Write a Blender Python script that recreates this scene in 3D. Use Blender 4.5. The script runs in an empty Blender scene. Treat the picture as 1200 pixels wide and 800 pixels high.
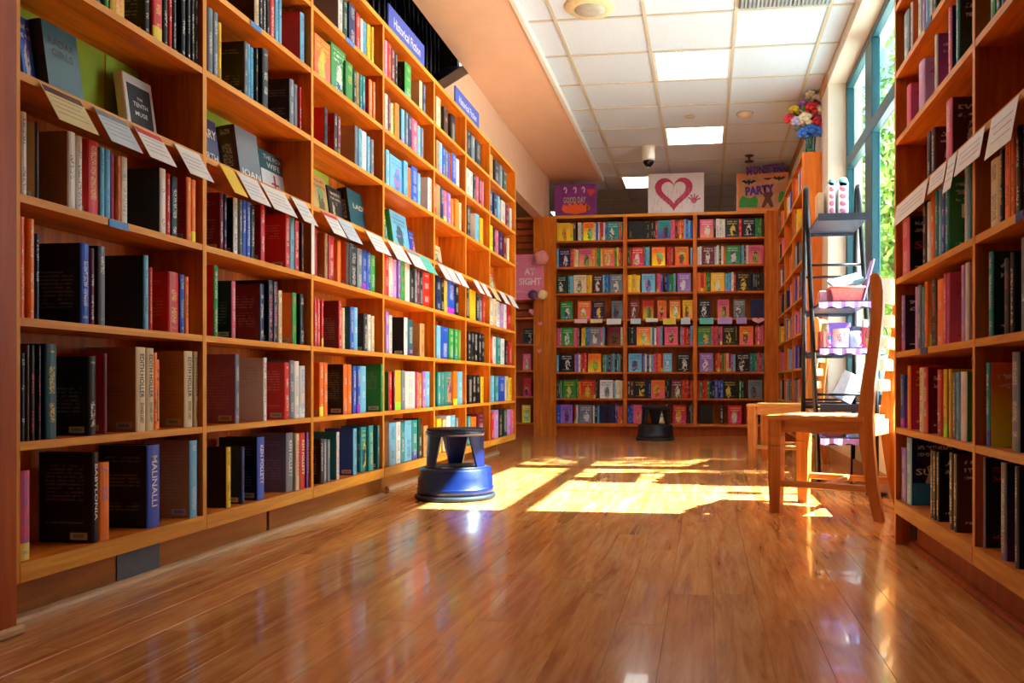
import bpy, bmesh, math, random
from mathutils import Matrix, Vector
R = math.radians
random.seed(11)
scene = bpy.context.scene
COL = scene.collection

# ------------------------------------------------------------------ camera, sky, sun, exposure
F_PX, PX, PY, YAW, CAMZ = 965.0, 705.0, 450.0, R(7.09), 0.58
cam_d = bpy.data.cameras.new('camera')
cam = bpy.data.objects.new('camera', cam_d); COL.objects.link(cam)
cam_d.sensor_fit = 'HORIZONTAL'; cam_d.sensor_width = 36.0
cam_d.lens = 36.0 * F_PX / 1200.0
cam_d.shift_x = -(PX - 600.0) / 1200.0
cam_d.shift_y = (PY - 400.0) / 1200.0
cam_d.clip_start = 0.05; cam_d.clip_end = 200
cam.location = (0, 0, CAMZ)
cam.rotation_euler = (R(90), 0, YAW)
scene.camera = cam

world = bpy.data.worlds.new('world'); scene.world = world
world.use_nodes = True
wn = world.node_tree.nodes; wl = world.node_tree.links
wn.clear()
sky = wn.new('ShaderNodeTexSky'); sky.sky_type = 'NISHITA'
sky.sun_disc = False; sky.sun_elevation = R(49.0); sky.sun_rotation = R(90); sky.altitude = 50; sky.dust_density = 2.0
bg = wn.new('ShaderNodeBackground'); bg.inputs['Strength'].default_value = 1.25
wo = wn.new('ShaderNodeOutputWorld')
wl.new(sky.outputs['Color'], bg.inputs['Color']); wl.new(bg.outputs['Background'], wo.inputs['Surface'])

sun_d = bpy.data.lights.new('sun', 'SUN'); sun = bpy.data.objects.new('sun', sun_d); COL.objects.link(sun)
sun_d.energy = 175.0; sun_d.angle = R(0.55); sun_d.color = (1.0, 0.98, 0.975)
sun.rotation_euler = Vector((1.0, 0.0, 1.15)).to_track_quat('Z', 'Y').to_euler()
sun.location = (12, 5, 14)

PANEL_LIGHT = 11.5
scene.view_settings.view_transform = 'Standard'
scene.view_settings.look = 'None'
scene.view_settings.gamma = 1.0
scene.view_settings.use_curve_mapping = False
scene.view_settings.exposure = -0.6

# ------------------------------------------------------------------ measuring helpers (pixel ray against a real plane)
CS, SN = math.cos(YAW), math.sin(YAW)
def y_on_x(u, X):                      # depth where the sight line of column u meets the plane x = X
    t = (u - PX) / F_PX
    return X * (CS + t * SN) / (t * CS - SN)
def x_on_y(u, Y):
    t = (u - PX) / F_PX
    return Y * (t * CS - SN) / (CS + t * SN)
def zc_of(X, Y): return -X * SN + Y * CS
def z_at(v, X, Y): return CAMZ - (v - PY) * zc_of(X, Y) / F_PX
def px_per_m(X, Y): return F_PX / zc_of(X, Y)

# ------------------------------------------------------------------ materials
MATS = {}
def srgb(r, g, b):
    f = lambda c: (c / 255.0 / 12.92) if c / 255.0 <= 0.04045 else ((c / 255.0 + 0.055) / 1.055) ** 2.4
    return (f(r), f(g), f(b))
class NT:
    def __init__(s, name):
        s.m = bpy.data.materials.new(name); s.m.use_nodes = True
        s.t = s.m.node_tree; s.n = s.t.nodes; s.l = s.t.links
        s.b = s.n['Principled BSDF']; s.out = s.n['Material Output']
    def put(s, sock, v):
        if isinstance(v, bpy.types.NodeSocket): s.l.new(v, sock)
        elif v is not None: sock.default_value = v
    def math(s, op, a, b=None, c=None, clamp=False):
        n = s.n.new('ShaderNodeMath'); n.operation = op; n.use_clamp = clamp
        for i, v in enumerate((a, b, c)): s.put(n.inputs[i], v)
        return n.outputs[0]
    def mix(s, f, a, b, mode='MIX'):
        n = s.n.new('ShaderNodeMix'); n.data_type = 'RGBA'; n.blend_type = mode
        s.put(n.inputs['Factor'], f); s.put(n.inputs[6], a if isinstance(a, bpy.types.NodeSocket) else (*a, 1)); s.put(n.inputs[7], b if isinstance(b, bpy.types.NodeSocket) else (*b, 1))
        return n.outputs[2]
    def noise(s, vec, scale, detail=2.0, rough=0.5, dist=0.0):
        n = s.n.new('ShaderNodeTexNoise'); s.put(n.inputs['Vector'], vec)
        n.inputs['Scale'].default_value = scale; n.inputs['Detail'].default_value = detail
        n.inputs['Roughness'].default_value = rough; n.inputs['Distortion'].default_value = dist
        return n.outputs['Fac']
    def coord(s, k='Object'): return s.n.new('ShaderNodeTexCoord').outputs[k]
    def mapping(s, vec, scale=(1, 1, 1), loc=None):
        n = s.n.new('ShaderNodeMapping'); s.l.new(vec, n.inputs['Vector']); n.inputs['Scale'].default_value = scale
        if loc is not None: s.put(n.inputs['Location'], loc)
        return n.outputs['Vector']
    def comb(s, x, y, z):
        n = s.n.new('ShaderNodeCombineXYZ')
        for i, v in enumerate((x, y, z)): s.put(n.inputs[i], v)
        return n.outputs[0]
    def sep(s, v):
        n = s.n.new('ShaderNodeSeparateXYZ'); s.l.new(v, n.inputs[0]); return n.outputs
    def attr(s, name, out='Color'):
        n = s.n.new('ShaderNodeAttribute'); n.attribute_name = name; return n.outputs[out]
    def rnd(s): return s.n.new('ShaderNodeObjectInfo').outputs['Random']
    def ramp(s, f, stops):
        n = s.n.new('ShaderNodeValToRGB'); s.l.new(f, n.inputs[0]); e = n.color_ramp.elements
        while len(e) < len(stops): e.new(0.5)
        for k, (p, c) in zip(e, stops): k.position = p; k.color = (*c, 1)
        return n.outputs['Color']
    def bump(s, h, strength, dist=0.01):
        n = s.n.new('ShaderNodeBump'); n.inputs['Strength'].default_value = strength; n.inputs['Distance'].default_value = dist
        s.l.new(h, n.inputs['Height']); s.l.new(n.outputs[0], s.b.inputs['Normal'])
    def set(s, col=None, rough=0.5, metal=0.0, spec=0.5, coat=0.0):
        if col is not None: s.put(s.b.inputs['Base Color'], col if isinstance(col, bpy.types.NodeSocket) else (*col, 1))
        s.put(s.b.inputs['Roughness'], rough); s.b.inputs['Metallic'].default_value = metal
        s.b.inputs['Specular IOR Level'].default_value = spec; s.b.inputs['Coat Weight'].default_value = coat
        return s.m

def plain(name, rgb, rough=0.5, metal=0.0, vary=0.06, scale=30.0, spec=0.5, coat=0.0):
    if name in MATS: return MATS[name]
    n = NT(name)
    f = n.noise(n.coord(), scale, 3)
    d = tuple(max(0.0, c * (1 - vary * 2)) for c in rgb); b = tuple(min(1.0, c * (1 + vary)) for c in rgb)
    MATS[name] = n.set(n.ramp(f, [(0.3, d), (0.7, b)]), rough, metal, spec, coat)
    return MATS[name]
def wood(name, dark, light, axis='Y', rough=0.48, scale=1.0, rand=True, coat=0.0, bump=0.05):
    n = NT(name)
    sc = {'X': (1.2, 16, 16), 'Y': (16, 1.2, 16), 'Z': (16, 16, 1.2)}[axis]
    co = n.coord()
    if rand:
        r = n.rnd(); loc = n.comb(n.math('MULTIPLY', r, 37.0), n.math('MULTIPLY', r, 53.0), n.math('MULTIPLY', r, 71.0))
        v = n.mapping(co, tuple(k * scale for k in sc), loc)
    else: v = n.mapping(co, tuple(k * scale for k in sc))
    g = n.noise(v, 1.6, 5, 0.6, 0.9)
    fine = n.noise(v, 7.0, 3, 0.7, 0.2)
    m = n.math('ADD', n.math('MULTIPLY', g, 0.75), n.math('MULTIPLY', fine, 0.25))
    c = n.ramp(m, [(0.32, dark), (0.52, tuple((a + b) / 2 for a, b in zip(dark, light))), (0.68, light)])
    n.bump(m, bump, 0.002)
    n.set(c, rough, 0, 0.32, coat); MATS[name] = n.m
    return n.m
W_DARK, W_LIGHT = srgb(168, 76, 4), srgb(232, 126, 16)
M_CASE_Y = wood('oak_along_depth', W_DARK, W_LIGHT, 'Y')
M_CASE_X = wood('oak_across', W_DARK, W_LIGHT, 'X')
M_CASE_Z = wood('oak_upright', W_DARK, W_LIGHT, 'Z')
M_EDGE_Y = wood('oak_edge_depth', srgb(204, 122, 26), srgb(244, 172, 58), 'Y')
M_EDGE_X = wood('oak_edge_across', srgb(204, 122, 26), srgb(244, 172, 58), 'X')
M_EDGE_Z = wood('oak_edge_upright', srgb(204, 122, 26), srgb(244, 172, 58), 'Z')
M_PANEL = wood('red_oak_panel', srgb(150, 60, 6), srgb(196, 90, 16), 'Z', scale=0.6)
M_KICK = wood('oak_kick_board', srgb(146, 82, 20), srgb(202, 126, 42), 'Y', scale=0.5)
M_PINE_X = wood('pine_seat', srgb(186, 112, 52), srgb(236, 180, 108), 'X', rough=0.3)
M_PINE_Z = wood('pine_leg', srgb(172, 92, 34), srgb(226, 154, 78), 'Z', rough=0.3)
M_MOULD = wood('pale_quarter_round', srgb(196, 146, 98), srgb(230, 188, 142), 'Y')
M_PEACH = plain('peach_paint', srgb(230, 184, 152), 0.75, vary=0.02, scale=6)
M_CREAM = plain('cream_paint', srgb(226, 210, 192), 0.75, vary=0.02, scale=6)
M_TAN = plain('tan_paint', srgb(190, 136, 84), 0.75, vary=0.03, scale=6)
M_WHITE = plain('white_paint', srgb(236, 232, 224), 0.6, vary=0.02)
M_BLACKM = plain('black_metal', srgb(18, 19, 24), 0.35, 0.3, vary=0.2)
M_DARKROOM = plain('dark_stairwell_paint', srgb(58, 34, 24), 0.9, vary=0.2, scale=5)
M_GRID = plain('ceiling_grid_metal', srgb(196, 188, 172), 0.5, 0.0, vary=0.02)
M_GREEN = plain('lime_green_paper', srgb(150, 178, 36), 0.8, vary=0.12, scale=7)
M_TEAL = plain('teal_window_metal', srgb(14, 66, 76), 0.4, 0.0, vary=0.05)
M_PURPLE = plain('lilac_cloth', srgb(176, 140, 222), 0.85, vary=0.08)
M_SIGN = plain('blue_sign_plastic', srgb(58, 78, 176), 0.4, vary=0.02)
M_PAGE = plain('paper_pages', srgb(224, 208, 176), 0.9, vary=0.08, scale=90)
M_CARDW = plain('white_card', srgb(236, 234, 230), 0.55, vary=0.02)

def floor_material():
    n = NT('maple_plank')
    r = n.rnd()
    loc = n.comb(n.math('MULTIPLY', r, 31.0), n.math('MULTIPLY', r, 57.0), n.math('MULTIPLY', r, 13.0))
    co = n.coord()
    v = n.mapping(co, (13, 1.1, 1), loc)
    g = n.noise(v, 1.5, 6, 0.62, 1.1)
    v2 = n.mapping(co, (42, 3.2, 1), loc)
    f = n.noise(v2, 1.3, 4, 0.7, 0.4)
    v3 = n.mapping(co, (15, 2.4, 1), loc)
    k = n.noise(v3, 1.1, 3, 0.6, 1.6)
    base = n.ramp(n.math('ADD', n.math('MULTIPLY', g, 0.65), n.math('MULTIPLY', f, 0.35)),
                  [(0.34, srgb(174, 100, 42)), (0.5, srgb(216, 144, 76)), (0.66, srgb(238, 178, 110))])
    tone = n.ramp(r, [(0.0, (0.88, 0.83, 0.76)), (0.5, (0.97, 0.95, 0.93)), (1.0, (1.05, 1.02, 1.0))])
    base = n.mix(1.0, base, tone, 'MULTIPLY')
    streak = n.math('MULTIPLY', n.math('SUBTRACT', k, 0.60, clamp=True), 5.0, clamp=True)
    base = n.mix(n.math('MULTIPLY', streak, 0.45), base, srgb(98, 46, 14))
    n.bump(n.math('ADD', g, f), 0.04, 0.002)
    rough = n.math('ADD', n.math('MULTIPLY', f, 0.10), 0.13)
    return n.set(base, rough, 0, 0.5, 0.25)
M_FLOOR = floor_material()
M_FLOORB = plain('floor_joint', srgb(92, 50, 20), 0.7)

def tile_material():
    n = NT('mineral_fibre_tile')
    co = n.coord('Object')
    f = n.noise(co, 90.0, 3, 0.7)
    c = n.ramp(f, [(0.32, srgb(190, 200, 214)), (0.46, srgb(212, 224, 240))])
    n.bump(f, 0.25, 0.004)
    return n.set(c, 0.85, 0, 0.2)
M_TILE = tile_material()

def emit_material(name, rgb, strength):
    n = NT(name)
    f = n.noise(n.coord(), 2.0, 1)
    n.set((0.9, 0.9, 0.9), 0.5)
    n.l.new(n.ramp(f, [(0.2, rgb), (0.8, tuple(min(1, c * 1.02) for c in rgb))]), n.b.inputs['Emission Color'])
    n.b.inputs['Emission Strength'].default_value = strength
    return n.m
M_LAMP = emit_material('lit_diffuser', (1.0, 0.98, 0.96), PANEL_LIGHT)

def glass_material(name, tint, refl=0.08):
    n = NT(name); n.n.remove(n.b)
    tr = n.n.new('ShaderNodeBsdfTransparent'); gl = n.n.new('ShaderNodeBsdfGlossy'); mx = n.n.new('ShaderNodeMixShader')
    f = n.noise(n.coord(), 3.0, 1)
    n.l.new(n.ramp(f, [(0.2, tint), (0.8, tuple(min(1, c * 1.03) for c in tint))]), tr.inputs['Color'])
    gl.inputs['Roughness'].default_value = 0.02
    lw = n.n.new('ShaderNodeLayerWeight'); lw.inputs['Blend'].default_value = 0.25
    n.l.new(n.math('MULTIPLY', lw.outputs['Fresnel'], refl * 6, clamp=True), mx.inputs[0])
    n.l.new(tr.outputs[0], mx.inputs[1]); n.l.new(gl.outputs[0], mx.inputs[2]); n.l.new(mx.outputs[0], n.out.inputs[0])
    return n.m
M_GLASS_UP = glass_material('teal_tinted_glass', (0.80, 0.96, 0.965), 0.08)
M_GLASS_LO = glass_material('clear_glass', (0.88, 0.97, 0.96), 0.06)
M_VASE = glass_material('vase_glass', (0.72, 0.9, 0.88), 0.2)

def book_material():
    n = NT('printed_book_cover')
    uv = n.n.new('ShaderNodeUVMap').outputs[0]
    u, v, _ = n.sep(uv)
    dim = n.attr('dim', 'Vector'); w, h, seed = n.sep(dim)
    pat = n.attr('pat', 'Fac')
    col = n.attr('Col'); ink = n.attr('Ink')
    um = n.math('MULTIPLY', u, w); vm = n.math('MULTIPLY', v, h)
    fr = n.math('FRACT', n.math('MULTIPLY', seed, 7.31))
    def gt(a, b): return n.math('GREATER_THAN', a, b)
    def lt(a, b): return n.math('LESS_THAN', a, b)
    def AND(*a):
        r = a[0]
        for k in a[1:]: r = n.math('MULTIPLY', r, k)
        return r
    def eq(a, b): return lt(n.math('ABSOLUTE', n.math('SUBTRACT', a, b)), 0.3)
    isS, isB, isF = eq(pat, 1.0), eq(pat, 2.0), eq(pat, 3.0)
    # spine lettering
    let = gt(n.noise(n.comb(n.math('MULTIPLY', um, 200.0), n.math('MULTIPLY', vm, 330.0), seed), 1.0, 1), 0.50)
    word = gt(n.noise(n.comb(n.math('MULTIPLY', vm, 26.0), seed, 3.3), 1.0, 0), 0.47)
    band = lt(n.math('ABSOLUTE', n.math('SUBTRACT', u, 0.5)), 0.24)
    marg = AND(gt(v, 0.07), lt(v, 0.93))
    spine = AND(isS, let, word, band, marg)
    block = AND(isS, gt(fr, 0.86), lt(v, n.math('ADD', 0.04, n.math('MULTIPLY', fr, 0.16))))
    # back cover blurb and price sticker
    lines = gt(n.math('SINE', n.math('MULTIPLY', vm, 620.0)), 0.15)
    brk = gt(n.noise(n.comb(n.math('MULTIPLY', um, 90.0), n.math('MULTIPLY', vm, 40.0), seed), 1.0, 1), 0.44)
    para = gt(n.noise(n.comb(n.math('MULTIPLY', vm, 16.0), seed, 1.0), 1.0, 0), 0.44)
    blurb = AND(isB, lines, brk, para, gt(u, 0.14), lt(u, 0.86), gt(v, 0.2), lt(v, 0.86))
    # front cover: title rows and picture
    let2 = gt(n.noise(n.comb(n.math('MULTIPLY', um, 150.0), n.math('MULTIPLY', vm, 110.0), seed), 1.0, 1), 0.49)
    rows = gt(n.math('SINE', n.math('MULTIPLY', vm, 260.0)), -0.1)
    inr = n.math('MAXIMUM', AND(gt(v, 0.68), lt(v, 0.92)), AND(gt(v, 0.06), lt(v, 0.14)))
    title = AND(isF, let2, rows, inr, lt(n.math('ABSOLUTE', n.math('SUBTRACT', u, 0.5)), 0.38))
    pic = n.noise(n.comb(n.math('MULTIPLY', u, 3.2), n.math('MULTIPLY', v, 4.0), seed), 1.0, 3, 0.55, 0.8)
    hs = n.n.new('ShaderNodeHueSaturation'); n.l.new(n.math('ADD', 0.3, n.math('MULTIPLY', fr, 0.4)), hs.inputs['Hue'])
    hs.inputs['Value'].default_value = 1.4; n.l.new(col, hs.inputs['Color'])
    # printed picture: a wash towards a second hue and a standing figure
    wash = n.math('MULTIPLY', isF, n.math('MULTIPLY', n.math('SUBTRACT', 0.75, v, clamp=True), n.math('ADD', 0.25, n.math('MULTIPLY', fr, 0.9)), clamp=True))
    c = n.mix(wash, col, hs.outputs['Color'])
    du = n.math('MULTIPLY', n.math('SUBTRACT', u, n.math('ADD', 0.38, n.math('MULTIPLY', fr, 0.24))), 1.9)
    dv = n.math('MULTIPLY', n.math('SUBTRACT', v, 0.36), 1.25)
    rad = n.math('SQRT', n.math('ADD', n.math('MULTIPLY', du, du), n.math('MULTIPLY', dv, dv)))
    fig = AND(isF, lt(n.math('ADD', rad, n.math('MULTIPLY', n.math('SUBTRACT', pic, 0.5), 0.9)), 0.42))
    hs2 = n.n.new('ShaderNodeHueSaturation'); n.l.new(n.math('ADD', 0.6, n.math('MULTIPLY', fr, 0.3)), hs2.inputs['Hue'])
    hs2.inputs['Value'].default_value = 0.7; n.l.new(col, hs2.inputs['Color'])
    c = n.mix(n.math('MULTIPLY', fig, 0.8), c, n.mix(gt(pic, 0.47), hs2.outputs['Color'], ink))
    c = n.mix(n.math('MULTIPLY', block, 0.8), c, hs.outputs['Color'])
    c = n.mix(n.math('MULTIPLY', spine, 0.62), c, ink)
    c = n.mix(n.math('MULTIPLY', blurb, 0.16), c, ink)
    c = n.mix(n.math('MULTIPLY', title, 0.7), c, ink)
    stick = AND(isB, gt(fr, 0.35), gt(u, 0.60), lt(u, 0.93), gt(v, 0.035), lt(v, 0.115))
    bars = AND(gt(n.math('SINE', n.math('MULTIPLY', um, 1900.0)), 0.0), gt(u, 0.66), lt(u, 0.87), gt(v, 0.055), lt(v, 0.095))
    c = n.mix(stick, c, n.mix(bars, (0.62, 0.56, 0.48), (0.03, 0.03, 0.03)))
    n.set(c, 0.38, 0, 0.4, 0.0)
    return n.m
M_BOOK = book_material()

# ------------------------------------------------------------------ mesh helpers
class MB:
    def __init__(s): s.v = []; s.f = []; s.mi = []; s.sm = []
    def add(s, vs, fs, mi=0, smooth=False):
        o = len(s.v); s.v += [tuple(p) for p in vs]
        for f in fs: s.f.append(tuple(i + o for i in f)); s.mi.append(mi); s.sm.append(smooth)
        return s
    def box(s, a, b, mi=0, faces=None, M=None):
        """faces: {'x-','x+','y-','y+','z-','z+'} -> material index of that side"""
        (x0, y0, z0), (x1, y1, z1) = [min(p, q) for p, q in zip(a, b)], [max(p, q) for p, q in zip(a, b)]
        vs = [Vector(p) for p in ((x0, y0, z0), (x1, y0, z0), (x1, y1, z0), (x0, y1, z0), (x0, y0, z1), (x1, y0, z1), (x1, y1, z1), (x0, y1, z1))]
        if M is not None: vs = [M @ p for p in vs]
        o = len(s.v); s.v += [tuple(p) for p in vs]
        for k, f in (('z-', (0, 3, 2, 1)), ('z+', (4, 5, 6, 7)), ('y-', (0, 1, 5, 4)), ('x+', (1, 2, 6, 5)), ('y+', (2, 3, 7, 6)), ('x-', (3, 0, 4, 7))):
            s.f.append(tuple(i + o for i in f)); s.mi.append((faces or {}).get(k, mi)); s.sm.append(False)
        return s
    def cbox(s, a, b, c=0.004, mi=0, M=None):
        """box with chamfered edges"""
        a, b = Vector([min(p, q) for p, q in zip(a, b)]), Vector([max(p, q) for p, q in zip(a, b)])
        bm = bmesh.new(); bmesh.ops.create_cube(bm, size=1.0)
        for v in bm.verts: v.co = Vector([a[i] + (b[i] - a[i]) * (v.co[i] + 0.5) for i in range(3)])
        bmesh.ops.bevel(bm, geom=bm.edges[:], offset=min(c, min(b - a) * 0.4), segments=1, affect='EDGES')
        bm.verts.index_update()
        s.add([(M @ v.co if M is not None else v.co) for v in bm.verts], [[v.index for v in f.verts] for f in bm.faces], mi)
        bm.free(); return s
    def prism(s, poly, z0, z1, M=None, mi=0):
        """poly: list of (x,y) counter-clockwise, extruded in z"""
        n = len(poly)
        vs = [Vector((x, y, z0)) for x, y in poly] + [Vector((x, y, z1)) for x, y in poly]
        if M is not None: vs = [M @ p for p in vs]
        fs = [tuple(reversed(range(n))), tuple(range(n, 2 * n))] + [(i, (i + 1) % n, n + (i + 1) % n, n + i) for i in range(n)]
        return s.add(vs, fs, mi)
    def tube(s, pts, r, seg=8, cap=True, mi=0):
        pts = [Vector(p) for p in pts]; n = len(pts); rr = r if isinstance(r, (list, tuple)) else [r] * n
        up = Vector((0.31, 0.17, 0.93)).normalized(); vs = []; fs = []
        prev = None
        for i, p in enumerate(pts):
            d = (pts[min(i + 1, n - 1)] - pts[max(i - 1, 0)]).normalized()
            a = (prev - d * prev.dot(d)) if prev is not None else (d.cross(up) if abs(d.dot(up)) < 0.95 else d.cross(Vector((1, 0, 0))))
            a.normalize(); prev = a; b = d.cross(a)
            for k in range(seg):
                t = 2 * math.pi * k / seg
                vs.append(p + (a * math.cos(t) + b * math.sin(t)) * rr[i])
        for i in range(n - 1):
            for k in range(seg):
                fs.append((i * seg + k, i * seg + (k + 1) % seg, (i + 1) * seg + (k + 1) % seg, (i + 1) * seg + k))
        if cap: fs += [tuple(reversed(range(seg))), tuple(range((n - 1) * seg, n * seg))]
        return s.add(vs, fs, mi, True)
    def lathe(s, prof, seg=40, c=(0, 0, 0), mi=0):
        """prof: list of (radius, z) bottom to top outside"""
        n = len(prof); vs = []; fs = []
        for r, z in prof:
            for k in range(seg):
                t = 2 * math.pi * k / seg; vs.append((c[0] + r * math.cos(t), c[1] + r * math.sin(t), c[2] + z))
        for i in range(n - 1):
            for k in range(seg):
                fs.append((i * seg + k, i * seg + (k + 1) % seg, (i + 1) * seg + (k + 1) % seg, (i + 1) * seg + k))
        if prof[0][0] > 1e-5: fs.append(tuple(reversed(range(seg))))
        if prof[-1][0] > 1e-5: fs.append(tuple(range((n - 1) * seg, n * seg)))
        return s.add(vs, fs, mi, True)
    def sphere(s, c, r, seg=12, rings=8, mi=0, jit=0.0, rng=None):
        rx, ry, rz = r if isinstance(r, (tuple, list)) else (r, r, r)
        vs = [(c[0], c[1], c[2] - rz)]; fs = []
        for i in range(1, rings):
            p = -math.pi / 2 + math.pi * i / rings
            for k in range(seg):
                t = 2 * math.pi * k / seg; q = 1 + (rng.uniform(-jit, jit) if rng else 0)
                vs.append((c[0] + rx * q * math.cos(p) * math.cos(t), c[1] + ry * q * math.cos(p) * math.sin(t), c[2] + rz * q * math.sin(p)))
        vs.append((c[0], c[1], c[2] + rz)); L = len(vs) - 1
        for k in range(seg): fs.append((0, 1 + (k + 1) % seg, 1 + k))
        for i in range(rings - 2):
            for k in range(seg): fs.append((1 + i * seg + k, 1 + i * seg + (k + 1) % seg, 1 + (i + 1) * seg + (k + 1) % seg, 1 + (i + 1) * seg + k))
        for k in range(seg): fs.append((L, 1 + (rings - 2) * seg + k, 1 + (rings - 2) * seg + (k + 1) % seg))
        return s.add(vs, fs, mi, True)
    def build(s, name, mats, parent=None, local=False):
        me = bpy.data.meshes.new(name)
        off = Vector((0, 0, 0))
        if parent is not None and not local: off = WORLD[parent.name]
        me.from_pydata([tuple(Vector(p) - off) for p in s.v], [], s.f)
        if not isinstance(mats, (list, tuple)): mats = [mats]
        for m in mats: me.materials.append(m)
        me.polygons.foreach_set('material_index', s.mi)
        me.polygons.foreach_set('use_smooth', s.sm)
        if me.validate(): print('INVALID MESH', name)
        me.update()
        o = bpy.data.objects.new(name, me); COL.objects.link(o)
        if parent is not None: o.parent = parent; WORLD[o.name] = WORLD[parent.name]
        else: WORLD[o.name] = Vector((0, 0, 0))
        return o
WORLD = {}
def thing(name, label, cat, loc=(0, 0, 0), group=None, rotz=0.0):
    o = bpy.data.objects.new(name, None); COL.objects.link(o); o.empty_display_size = 0.05
    o.location = loc; o.rotation_euler = (0, 0, rotz); WORLD[o.name] = Vector(loc)
    o['label'] = label; o['category'] = cat
    if group: o['group'] = group
    return o
def tag(o, label, cat, group=None, kind=None):
    o['label'] = label; o['category'] = cat
    if group: o['group'] = group
    if kind: o['kind'] = kind
    return o
def structure(o, label, cat):
    o['kind'] = 'structure'; o['label'] = label; o['category'] = cat; return o
def boxobj(name, a, b, mat, parent=None, c=None, faces=None):
    m = MB()
    if c: m.cbox(a, b, c)
    else: m.box(a, b, 0, faces)
    return m.build(name, mat, parent)
def M_frame(loc, x, up):                # matrix whose columns are x axis, up axis, normal
    x = Vector(x).normalized(); up = Vector(up).normalized(); nrm = x.cross(up)
    m = Matrix.Identity(4)
    for i in range(3): m[i][0] = x[i]; m[i][1] = up[i]; m[i][2] = nrm[i]; m[i][3] = loc[i]
    return m

# lettering: requests are gathered and turned into meshes in one go at the end
TEXTS = []
def text(s, parent, loc, xax, up, width, height, mat, name='lettering', bold=0.0, shear=0.0):
    TEXTS.append((s, parent, loc, xax, up, width, height, mat, name, bold, shear))
def make_texts():
    made = []
    for (s, parent, loc, xax, up, width, height, mat, name, bold, shear) in TEXTS:
        cu = bpy.data.curves.new('lettering', 'FONT'); cu.body = s; cu.align_x = 'CENTER'; cu.align_y = 'CENTER'
        cu.size = 1.0; cu.resolution_u = 2; cu.offset = bold; cu.shear = shear; cu.space_line = 0.85
        o = bpy.data.objects.new('lettering', cu); COL.objects.link(o); made.append(o)
    bpy.context.view_layer.update()
    dg = bpy.context.evaluated_depsgraph_get()
    meshes = [bpy.data.meshes.new_from_object(o.evaluated_get(dg)) for o in made]     # all read before the scene changes again
    for o in made:
        cu = o.data; bpy.data.objects.remove(o, do_unlink=True); bpy.data.curves.remove(cu)
    for me, (s, parent, loc, xax, up, width, height, mat, name, bold, shear) in zip(meshes, TEXTS):
        xs = [v.co.x for v in me.vertices]; ys = [v.co.y for v in me.vertices]
        if not xs: continue
        cx, cy = (max(xs) + min(xs)) / 2, (max(ys) + min(ys)) / 2
        sx = width / (max(xs) - min(xs)); sy = height / (max(ys) - min(ys))
        fr = M_frame(loc, xax, up)
        for v in me.vertices: v.co = fr @ Vector(((v.co.x - cx) * sx, (v.co.y - cy) * sy, 0.0))
        me.materials.clear(); me.materials.append(mat); me.name = name
        n = bpy.data.objects.new(name, me); COL.objects.link(n); n.parent = parent
# ------------------------------------------------------------------ the room
ZC = 3.02                      # tile ceiling
XW, XG = 0.961, 1.096          # right wall face, window frame plane
XL = -1.592                    # front plane of the long bookcase
YB = 9.19                      # front plane of the back bookcase
Y_FAR = 14.0
# floor: sub-floor and planks
floor = structure(boxobj('floor', (-4.2, -2.6, -0.06), (1.3, Y_FAR + .1, -0.012), M_FLOORB), 'glossy honey maple plank floor with sun patches from the window', 'floor')
PW = 0.117
plank_mesh = {}
def plank(x, y, L):
    key = round(L, 2)
    if key not in plank_mesh:
        m = MB(); m.cbox((0.0002, 0.0003, -0.012), (PW - 0.0002, L - 0.0003, 0.0), 0.0005)
        me = bpy.data.meshes.new('plank'); me.from_pydata(m.v, [], m.f); me.materials.append(M_FLOOR); plank_mesh[key] = me
    o = bpy.data.objects.new('plank', plank_mesh[key]); COL.objects.link(o); o.parent = floor; o.location = (x, y, 0)
rng = random.Random(5)
LENS = (0.9, 1.2, 1.5, 1.8)
ncol = 0
x = XW - PW * 24 - 0.001
cols = []
while x < XW - 0.02: cols.append(x); x += PW
for x in cols:
    far = 9.7 if x > -2.0 else 9.7
    y = 0.75 - rng.random() * 0.9
    while y < far:
        L = rng.choice(LENS); plank(x, y, L); y += L
y = 0
for i in range(7):
    x = cols[0] - PW * (i + 1); yy = 7.0 - rng.random() * 0.7
    while yy < 9.7:
        L = rng.choice(LENS); plank(x, yy, L); yy += L

# ceiling: slab, tiles, metal grid
cm = MB(); cm.box((-1.85, -2.6, ZC + .03), (1.3, Y_FAR + .1, ZC + .08)); cm.box((-4.2, 6.36, ZC + .03), (-1.85, Y_FAR + .1, ZC + .08))
ceiling = structure(cm.build('ceiling', M_CREAM), 'white suspended tile ceiling on a metal grid', 'ceiling')
tile_mesh = {}
def ctile(x0, x1, y0, y1):
    w, d = x1 - x0, y1 - y0; key = (round(w, 3), round(d, 3))
    if key not in tile_mesh:
        m = MB(); m.cbox((0, 0, 0), (w, d, 0.018), 0.003)
        me = bpy.data.meshes.new('ceiling_tile'); me.from_pydata(m.v, [], m.f); me.materials.append(M_TILE); tile_mesh[key] = me
    o = bpy.data.objects.new('ceiling_tile', tile_mesh[key]); COL.objects.link(o); o.parent = ceiling; o.location = (x0, y0, ZC + 0.004)
XCOLS = [-1.19, -0.99, -0.39, 0.21, 0.81, XW]
YROW = lambda k: 5.45 + 0.6 * k
LIGHTS = [(2, 1), (2, 4), (1, 7), (2, 12), (2, -2), (2, -5)]
for k in range(-9, 14):
    for c in range(5):
        if (c, k) not in LIGHTS: ctile(XCOLS[c] + .004, XCOLS[c + 1] - .004, YROW(k) + .004, YROW(k + 1) - .004)
    if k >= 7:
        for x0 in (-1.59, -2.19, -2.79, -3.39):
            if (x0, k) == (-2.19, 10): continue
            ctile(x0 + .004, min(x0 + .6, -1.19) - .004, YROW(k) + .004, YROW(k + 1) - .004)
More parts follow.
